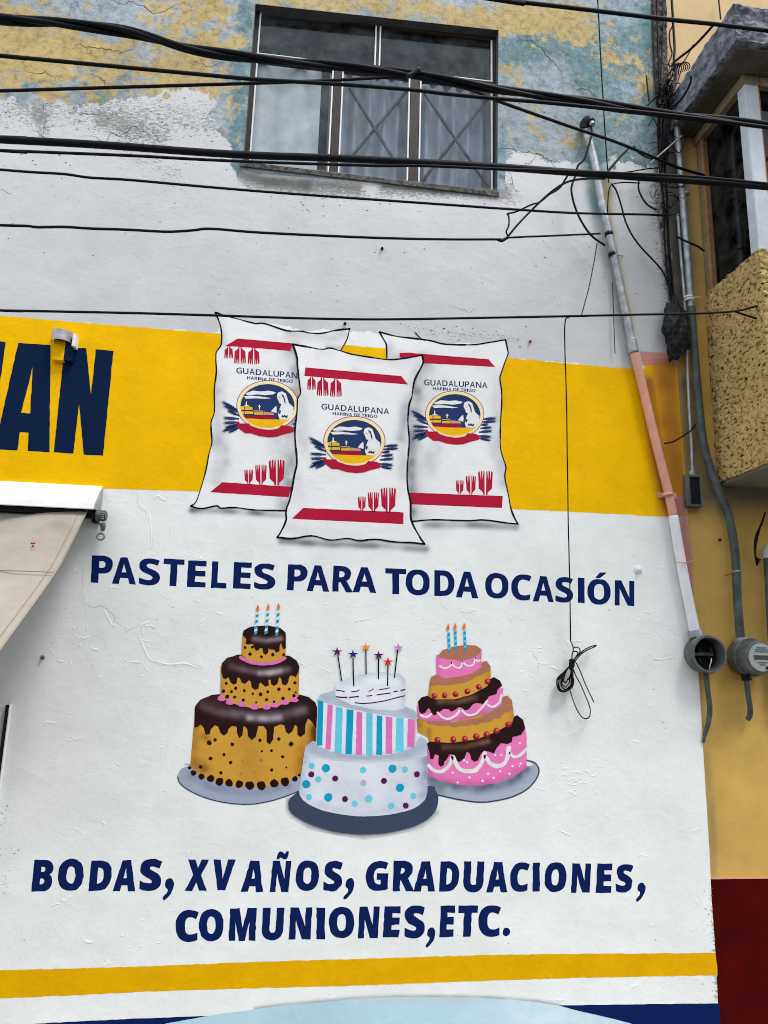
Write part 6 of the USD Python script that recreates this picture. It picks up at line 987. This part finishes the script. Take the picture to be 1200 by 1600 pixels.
obj(LP, 'bulb', lathe([(0.001, 0.0), (0.018, 0.004), (0.022, 0.014), (0.020, 0.022)], (hc[0], -0.045, hz0 + 0.004), (0, 0, 1), 16), 'black_plastic', smooth=True)
q0, q1 = Q(112, 541, -0.045), Q(119.5, 522, -0.045)
obj(LP, 'side_plate', box((q0[0], -0.05, q0[2]), (q1[0], -0.0015, q1[2]), 0.002), 'window_bead')

# ------------------------------------------------------------------ small fixtures on the wall
SC = thing('steel_channel', 'thin upright dark steel channel at the left border of the white wall', 'channel', Q(8, 1240, 0) * [1, 0, 1])
x0 = Q(16.5, 1102, 0)[0]; z1 = Q(18, 1101, 0)[2]
obj(SC, 'web', box((x0 - 0.013, -0.020, 0.02), (x0 + 0.002, -0.0025, z1), 0.001), 'dark_inside'); obj(SC, 'flange', box((x0 + 0.0025, -0.022, 0.02), (x0 + 0.008, -0.0025, z1 + 0.004), 0.001), 'white_metal')
def bolt(px, py, r, mat, name, label, cat):
    p = Q(px, py, 0); T = thing(name, label, cat, p)
    obj(T, 'washer', lathe([(r, 0.001), (r, 0.005), (r * 0.7, 0.008), (0.001, 0.008)], p, (0, -1, 0), 20), mat, smooth=30)
    obj(T, 'head', lathe([(r * 0.5, 0.008), (r * 0.5, 0.016), (r * 0.3, 0.019), (0.001, 0.019)], p, (0, -1, 0), 6), mat)
bolt(997, 890, pxr(13, 0), 'white_pipe', 'wall_bolt', 'white painted bolt above the last letter of the upper slogan', 'bolt')
bolt(597, 389, pxr(5, 0), 'wire_dark', 'wall_bolt', 'small dark bolt on the bare white wall right of the middle', 'bolt')
bolt(67, 1027, pxr(6, 0), 'gear_steel', 'wall_bolt', 'small dark bolt on the shaded wall beside the canvas', 'bolt')
bolt(828, 534, pxr(5, 0), 'rust', 'wall_bolt', 'small rusty bolt above the yellow band right of the sacks', 'bolt')
bolt(1124, 844, pxr(5, 0), 'wire_dark', 'wall_bolt', 'small dark bolt on the ochre wall left of the bent conduit', 'bolt')
bolt(539, 506, pxr(5, 0), 'wire_dark', 'wall_bolt', 'small dark bolt above the left flour sack', 'bolt')
for i, (x, y, r_) in enumerate([(1004, 909, 5), (983, 889, 4), (1046, 888, 4)]): pass

# black plastic wad
wad = trimesh.creation.icosphere(subdivisions=5, radius=1.0); p = wad.vertices
k = 0.62 + 0.75 * meshkit.noise(p * 2.3, 5) + 0.22 * np.abs(meshkit.noise(p * 5.0, 6) - 0.5) * 2 + 0.05 * meshkit.noise(p * 15, 8)
wc = Q(1057, 514, -0.055); wad.vertices = p * (0.25 + 0.75 * k)[:, None] * np.array([0.066, 0.040, 0.155]) + wc
T = obj(None, 'plastic_bag', wad, 'black_plastic', smooth=True, label='black crumpled plastic bag tied among the cables at the building joint', cat='bag')
# ------------------------------------------------------------------ cables over the street and loose wires
def cable(pts, w, y, label, name='utility_cable', cat='cable', mat='cable_black', ext=True, group=None):
    """w: thickness in the pixels the points are traced in; y: distance in front of the wall (one value, or one for each point)"""
    ys = np.broadcast_to(np.asarray(y, float), (len(pts),))
    P = [Q(px, py, yy) for (px, py), yy in zip(pts, ys)]
    if ext:
        P = [P[0] + (P[0] - P[1]) / np.linalg.norm(P[0] - P[1]) * 2.2] + P + [P[-1] + (P[-1] - P[-2]) / np.linalg.norm(P[-1] - P[-2]) * 1.6]
    r = 0.5 * w * np.linalg.norm(P[len(P) // 2] - CAM) / FPX * 0.98
    return obj(None, name, tube(P, r, 8, 7), mat, smooth=True, label=label, cat=cat, group=group)
YC = min(yc, ys) - 0.16
print('cable plane', YC)
# twisted bundle
ctr = [(-30, 26), (0, 29), (50, 33), (100, 37), (200, 50), (300, 76), (400, 91), (500, 101), (600, 111), (700, 127), (800, 145), (900, 158), (1000, 173), (1100, 184), (1200, 195), (1240, 199)]
P = np.array([Q(x, y, YC) for x, y in ctr]); P = np.vstack([P[0] + (P[0] - P[1]) * 20, P, P[-1] + (P[-1] - P[-2]) * 12])
L = smooth_line(P, 14); s = np.r_[0, np.cumsum(np.linalg.norm(np.diff(L, axis=0), axis=1))]
UT = thing('twisted_cable', 'thick twisted bundle of black cables crossing in front of the window transom', 'cable', L[len(L) // 2])
for k in range(3):
    a = s * 5.0 + k * 2.094 + 0.8 * np.sin(s * 2.1 + k); rr = 0.0100 + 0.003 * np.sin(s * 3.3 + k)
    off = np.stack([np.zeros_like(a), np.cos(a) * rr, np.sin(a) * rr], -1)
    obj(UT, 'strand', tube(L + off, 0.0104, 8, sm=False), 'cable_black', smooth=True)
cable([(-30, 84), (0, 87), (150, 101), (300, 115), (400, 124), (520, 131), (640, 140), (700, 147), (775, 154), (850, 160), (930, 168), (1010, 176), (1100, 186), (1200, 199), (1240, 203)], 5, YC - 0.05, 'cable below the twisted bundle on the left, running into it on the right')
cable([(-30, 143), (0, 142), (200, 136), (300, 133), (400, 130), (520, 125.5), (600, 121), (660, 119)], 4.2, [YC - 0.02] * 6 + [YC + 0.0, YC], 'thin cable rising from the left border to the twisted bundle', ext=False)
cable([(690, 128), (740, 142), (776, 157), (840, 180), (906, 203), (960, 221), (1010, 241), (1060, 262), (1100, 274)], 4.0, np.linspace(YC, -0.05, 9), 'thin cable dropping from the twisted bundle past the conduit cap', ext=False)
cable([(-30, 217), (0, 218), (150, 226), (300, 237), (400, 243), (520, 247), (640, 253), (780, 261), (900, 270), (1000, 277), (1100, 284), (1200, 292), (1240, 296)], 10, YC - 0.02, 'thick black cable crossing below the window')
cable([(-30, 233), (0, 235), (200, 243), (300, 248.5), (400, 253), (520, 257), (600, 259), (660, 259), (780, 264), (900, 268), (1000, 272), (1090, 276.5), (1200, 287), (1240, 290)], 4, YC - 0.055, 'thin cable running along the thick cable below the window')
cable([(-30, 262), (0, 265), (50, 269), (100, 272), (140, 277.5), (200, 281), (300, 290), (400, 298.5), (500, 306), (600, 313), (700, 320), (800, 327), (900, 333), (1000, 335), (1042, 337)], 3.6, [YC * 0.55] * 12 + [YC * 0.4, -0.12, -0.03], 'sagging thin cable just below the window sill, fixed to the wall end', ext=False)
cable([(-30, 350), (0, 352), (40, 353), (60, 355), (100, 354.5), (140, 357), (200, 359), (260, 362), (300, 360), (330, 357.5), (400, 363), (500, 368), (600, 372), (700, 374), (784, 374)], 3.8, [YC * 0.5] * 13 + [YC * 0.35, YC * 0.3], 'wavy thin cable across the bare white wall, spliced at its right end', ext=False)
y0 = YC * 0.3
cable([(776, 374), (784, 377), (792, 373), (800, 371), (860, 368.5), (905, 366.5), (938, 365)], 2.8, [y0, y0, y0, y0, y0 * 0.8, y0 * 0.4, -0.05], 'wire from the splice to the slanting conduit', 'loose_wire', 'wire', ext=False)
cable([(786, 374), (794, 369), (808, 352), (835, 324), (860, 301), (885, 285), (912, 279.5), (945, 279)], 3.0, np.r_[[y0] * 3, np.linspace(y0, YC - 0.02, 5)], 'wire rising from the splice to the thick cable, straight branch', 'loose_wire', 'wire', ext=False)
cable([(794, 369), (791, 362), (795, 352), (795, 338), (793, 334), (806, 331), (830, 320), (843, 316), (858, 304), (874, 294), (886, 276)], 2.5, np.r_[[y0] * 5, np.linspace(y0, YC - 0.02, 6)], 'kinked wire rising beside the splice', 'loose_wire', 'wire', ext=False)
obj(None, 'cable_splice', tube([Q(776, 374.5, y0), Q(783, 376, y0), Q(790, 373.5, y0)], [0.004, 0.008, 0.004], 8), 'cable_black', smooth=True, label='taped splice in the wavy cable on the white wall', cat='splice')
cable([(-30, 484), (0, 485), (200, 489), (340, 493), (480, 497.5), (600, 499), (760, 496.5), (890, 494), (1000, 491.5), (1060, 490.5), (1110, 489), (1150, 486), (1180, 479), (1215, 471)], 3.6, np.r_[[YC * 0.6] * 8, np.linspace(YC * 0.6, YC * 0.5, 6)], 'straight cable grazing the tops of the flour sacks')
cable([(1148, 486.5), (1170, 494), (1200, 503), (1220, 508)], 2.6, YC * 0.5, 'short branch falling to the right border from the straight cable', 'loose_wire', 'wire', ext=False)
cable([(760, -3), (780, 0), (820, 4), (900, 13), (1000, 25), (1050, 31), (1120, 38), (1200, 48), (1240, 53)], 5, YC - 0.03, 'cable at the very top, over the concrete slab')
# clamp standing on the bundle
cl = Q(650, 112, YC - 0.02)
CLP = thing('cable_clamp', 'small black clamp sticking up from the twisted bundle at the window', 'clamp', Q(640, 121, YC))
obj(CLP, 'stem', tube([Q(636, 119, YC - 0.02), Q(645, 115, YC - 0.02), Q(652, 110, YC - 0.02)], [0.010, 0.009, 0.011], 10), 'black_plastic', smooth=True)
obj(CLP, 'knob', trimesh.creation.icosphere(subdivisions=2, radius=0.013).apply_translation(Q(653, 110, YC - 0.02)), 'black_plastic', smooth=True)
# thin wires near the wall
cable([(933, -12), (935, 20), (938, 80), (942, 150), (945, 200), (949, 260), (951, 285)], 1.7, np.r_[np.linspace(-0.25, -0.05, 6), -0.05], 'thin wire hanging from above past the conduit cap', 'loose_wire', 'wire', ext=False)
cable([(933, 380), (928, 410), (920, 450), (912, 480), (908, 494)], 1.6, np.linspace(-0.06, YC * 0.6, 5), 'thin wire tied from the conduit to the straight cable', 'loose_wire', 'wire', ext=False)
cable([(957, 440), (959, 500), (961, 552)], 1.2, -0.02, 'very thin wire hanging left of the conduit at the top of the band', 'loose_wire', 'wire', ext=False)
cable([(899, 494), (888, 496), (883, 503), (882.5, 540), (885, 620), (886.5, 720), (888, 820), (890, 900), (891, 960), (891.5, 1000)], 1.9, np.r_[[YC * 0.6] * 2, np.linspace(YC * 0.59, -0.10, 5), -0.06, -0.05, -0.045], 'long thin wire hanging from the straight cable down to the coil', 'loose_wire', 'wire', ext=False)
CK = crop(840, 960, 8.89); yk = -0.035
KO = thing('wire_coil', 'coiled bundle of thin black wire hanging on the white wall right of the cakes', 'wire coil', Q(891, 1035, yk))
def kw(pts, r=0.0028, name='loop', y=yk, dy=0.012, seed=0):
    n_ = len(pts); rr = np.random.default_rng(seed); obj(KO, name, tube([Q(x, y2, y + rr.uniform(-dy, dy)) for x, y2 in CK(pts)], r, 6, 7), 'wire_dark', smooth=True)
kw([(455, 330), (460, 370), (490, 440), (495, 500), (480, 560), (475, 620), (470, 690)], name='lead', seed=1)
kw([(495, 470), (530, 455), (570, 465), (590, 500), (575, 550), (530, 600), (500, 650)], seed=2); kw([(500, 515), (540, 515), (560, 540), (530, 590), (490, 640)], seed=3)
for i, (w, b, x) in enumerate([(115, 1075, 385), (95, 1060, 395), (75, 1040, 400), (100, 1070, 375), (55, 1010, 395), (40, 950, 395), (85, 1050, 420), (110, 1068, 400)]):
    kw([(460, 700), (410 - w * 0.3, 790), (x - w, 900 + 6 * i), (x - w * 0.85, b - 30), (x - w * 0.1, b), (x + w * 0.75, b - 60), (x + w * 0.9, 900), (490 - 4 * i, 790), (480, 700)], seed=10 + i)
for i in range(6): kw([(440 + 8 * i, 640 + 18 * i), (475 + 6 * i, 625 + 14 * i), (510 - 3 * i, 650 + 16 * i), (480 - 6 * i, 690 + 14 * i), (435 + 3 * i, 670 + 16 * i)], 0.004, 'wrap', seed=30 + i)
kw([(500, 630), (560, 570), (640, 500), (720, 455), (780, 435), (815, 432), (780, 455), (700, 490), (620, 540), (550, 610), (500, 680)], name='tail', seed=41)
kw([(480, 720), (530, 850), (600, 980), (660, 1120), (710, 1240), (732, 1340), (720, 1420), (680, 1448), (620, 1430), (550, 1330), (500, 1210), (460, 1090), (430, 1000)], name='tail', seed=42)
kw([(510, 650), (545, 690), (600, 810), (660, 960), (720, 1090), (782, 1220)], name='tail', seed=43)
# wires round the conduit cap and the joint of the two buildings
cable([(922, 195), (925, 207), (922, 220), (916, 240), (912, 250), (903, 259), (900, 272), (894, 288), (893, 300), (898, 322), (908, 345), (924, 368), (946, 384)], 3.0, [-0.06, -0.07, -0.075, -0.08, -0.08, -0.08, -0.08, -0.08, -0.08, -0.07, -0.06, -0.055, -0.06], 'black wire looping out of the conduit cap', 'loose_wire', 'wire', ext=False)
cable([(946, 272), (958, 258), (972, 242), (984, 230)], 3.2, [YC, YC * 0.8, YC * 0.4, -0.12], 'short slanting wire between the thick cable and the dropping cable', 'loose_wire', 'wire', ext=False)
cable([(949, 332), (950, 312), (952, 296), (957, 288), (975, 285), (1000, 286)], 1.8, -0.05, 'thin wire bent round right of the conduit below the thick cable', 'loose_wire', 'wire', ext=False)
cable([(955, 287), (963, 298), (971, 322), (977, 345), (988, 368), (1003, 388), (1022, 408), (1036, 425), (1044, 445)], 2.4, -0.045, 'long curved wire falling to the plastic bag', 'loose_wire', 'wire', ext=False)
cable([(998, 283), (998, 296), (1004, 310), (1013, 321), (1026, 328)], 2.4, -0.04, 'short curved wire falling to the wall end', 'loose_wire', 'wire', ext=False)
cable([(955, 272), (980, 269), (1010, 264), (1030, 262)], 1.8, -0.05, 'thin wire running level above the thick cable at the wall end', 'loose_wire', 'wire', ext=False)
cable([(990, 228), (1000, 240), (1018, 248), (1040, 247)], 2.2, -0.05, 'short sagging wire under the dropping cable', 'loose_wire', 'wire', ext=False)
cable([(1016, 256), (1030, 243), (1045, 230), (1066, 212)], 2.6, [-0.08, -0.09, -0.1, -0.1], 'pale wire crossing the wall end', 'loose_wire', 'wire', 'galvanised', ext=False)
cable([(1058, 370), (1072, 377), (1090, 385), (1100, 392)], 2.6, [-0.03, -0.07, -0.06, -0.03], 'short wire slanting across the upright conduit', 'loose_wire', 'wire', ext=False)
cable([(1038, 693), (1052, 690), (1066, 682), (1078, 674), (1086, 664)], 2.4, [-0.10, -0.07, -0.05, -0.05, -0.05], 'short curved wire end sticking out over the yellow band', 'loose_wire', 'wire', ext=False)
J = lambda pts, w, y, lab: cable(pts, w, y, lab, 'loose_wire', 'wire', ext=False)
J([(1019, -12), (1021, 60), (1024, 130), (1030, 200), (1034, 260), (1037, 330), (1040, 400), (1048, 470)], 2.2, -0.03, 'upright cable along the broken wall end')
J([(1036, -12), (1036, 40), (1033, 110), (1030, 160), (1028, 215), (1032, 280), (1041, 340), (1046, 420), (1053, 500)], 2.0, -0.035, 'second upright cable along the broken wall end')
J([(1026, -12), (1029, 90), (1033, 180), (1038, 250), (1042, 310), (1045, 380), (1050, 440), (1055, 480)], 3.0, -0.03, 'thicker upright cable in the joint of the buildings')
J([(1049, -12), (1052, 40), (1054, 75), (1053, 95), (1055, 120), (1050, 150), (1044, 180)], 3.2, -0.03, 'cable hanging down the pale ochre wall')
J([(1122, -10), (1124, 10), (1126, 30)], 1.8, -0.01, 'thin wire at the top of the pale ochre wall')
J([(1114, 40), (1098, 58), (1080, 76), (1062, 90), (1050, 100)], 3.0, [-0.30, -0.2, -0.1, -0.05, -0.03], 'wire slanting from the slab down to the tangle')
J([(1083, 70), (1076, 84), (1068, 96), (1058, 104)], 1.6, -0.04, 'thin wire beside the slanting one')
J([(1080, 118), (1078, 132), (1068, 150), (1058, 162), (1048, 170)], 2.6, [-0.35, -0.33, -0.25, -0.18, -0.1], 'wire drooping over the face of the slab')
J([(1050, 42), (1046, 52), (1047, 70), (1050, 84), (1045, 98), (1048, 104), (1060, 98)], 1.8, -0.02, 'small looped wire end on the pale ochre wall')
J([(1010, 118), (1012, 140), (1014, 158)], 2.0, -0.02, 'short upright wire on the flaking paint')
J([(1009, 168), (1020, 156), (1030, 146), (1046, 128)], 2.6, -0.06, 'wire slanting up into the tangle')
TG = thing('wire_tangle', 'tangle of black wires where the slab meets the wall', 'wire tangle', Q(1045, 145, -0.05))
r_ = np.random.default_rng(21)
for k in range(26):
    a = (r_.uniform(1026, 1046), r_.uniform(120, 185)); b = (r_.uniform(1040, 1064), r_.uniform(98, 165))
    m = ((a[0] + b[0]) / 2 + r_.uniform(-9, 9), (a[1] + b[1]) / 2 + r_.uniform(-16, 10))
    obj(TG, 'wire', tube([Q(*a, r_.uniform(-0.06, -0.02)), Q(*m, r_.uniform(-0.12, -0.03)), Q(*b, r_.uniform(-0.08, -0.02))], r_.uniform(0.0025, 0.0055), 6, 8), 'wire_dark', smooth=True)
for k in range(14):
    x0_, y0_ = r_.uniform(1012, 1040), r_.uniform(195, 330); L_ = r_.uniform(14, 52)
    obj(TG, 'wire', tube([Q(x0_, y0_, -0.05), Q(x0_ + L_ * 0.35, y0_ + r_.uniform(-10, 12), -0.07), Q(x0_ + L_ * 0.7, y0_ + r_.uniform(-14, 16), -0.06), Q(x0_ + L_, y0_ + r_.uniform(-26, 22), -0.04)], r_.uniform(0.0014, 0.0030), 6, 8), 'wire_dark', smooth=True)
for k in range(5):
    cx, cy = 1056 + k * 3.2, 104 - k * 0.8
    obj(TG, 'loop', tube([Q(cx - 9, cy + 16, -0.05), Q(cx - 6, cy + 2, -0.07), Q(cx + 2, cy - 4, -0.08), Q(cx + 9, cy + 1, -0.07), Q(cx + 7, cy + 9, -0.05)], 0.003, 6, 8), 'wire_dark', smooth=True)
for k in range(8):
    xs_ = r_.uniform(1030, 1044); obj(TG, 'wire', tube([Q(xs_, 165, -0.05), Q(xs_ + r_.uniform(-5, 3), 195 + 8 * r_.uniform(), -0.06), Q(xs_ + r_.uniform(-6, 6), 240 + 20 * r_.uniform(), -0.04)], r_.uniform(0.003, 0.006), 6, 8), 'wire_dark', smooth=True)
for k in range(4): J([(1196 - k * 1.5, 800 + 6 * k), (1186 - k * 2, 830 + 3 * k), (1180, 862 + 2 * k), (1183 + k * 2, 884 - 3 * k)], 2.4 - 0.2 * k, -0.03 - 0.012 * k, ('outermost', 'second', 'third', 'innermost')[k] + ' of four black wires hanging beside the capped pipe under the bay')
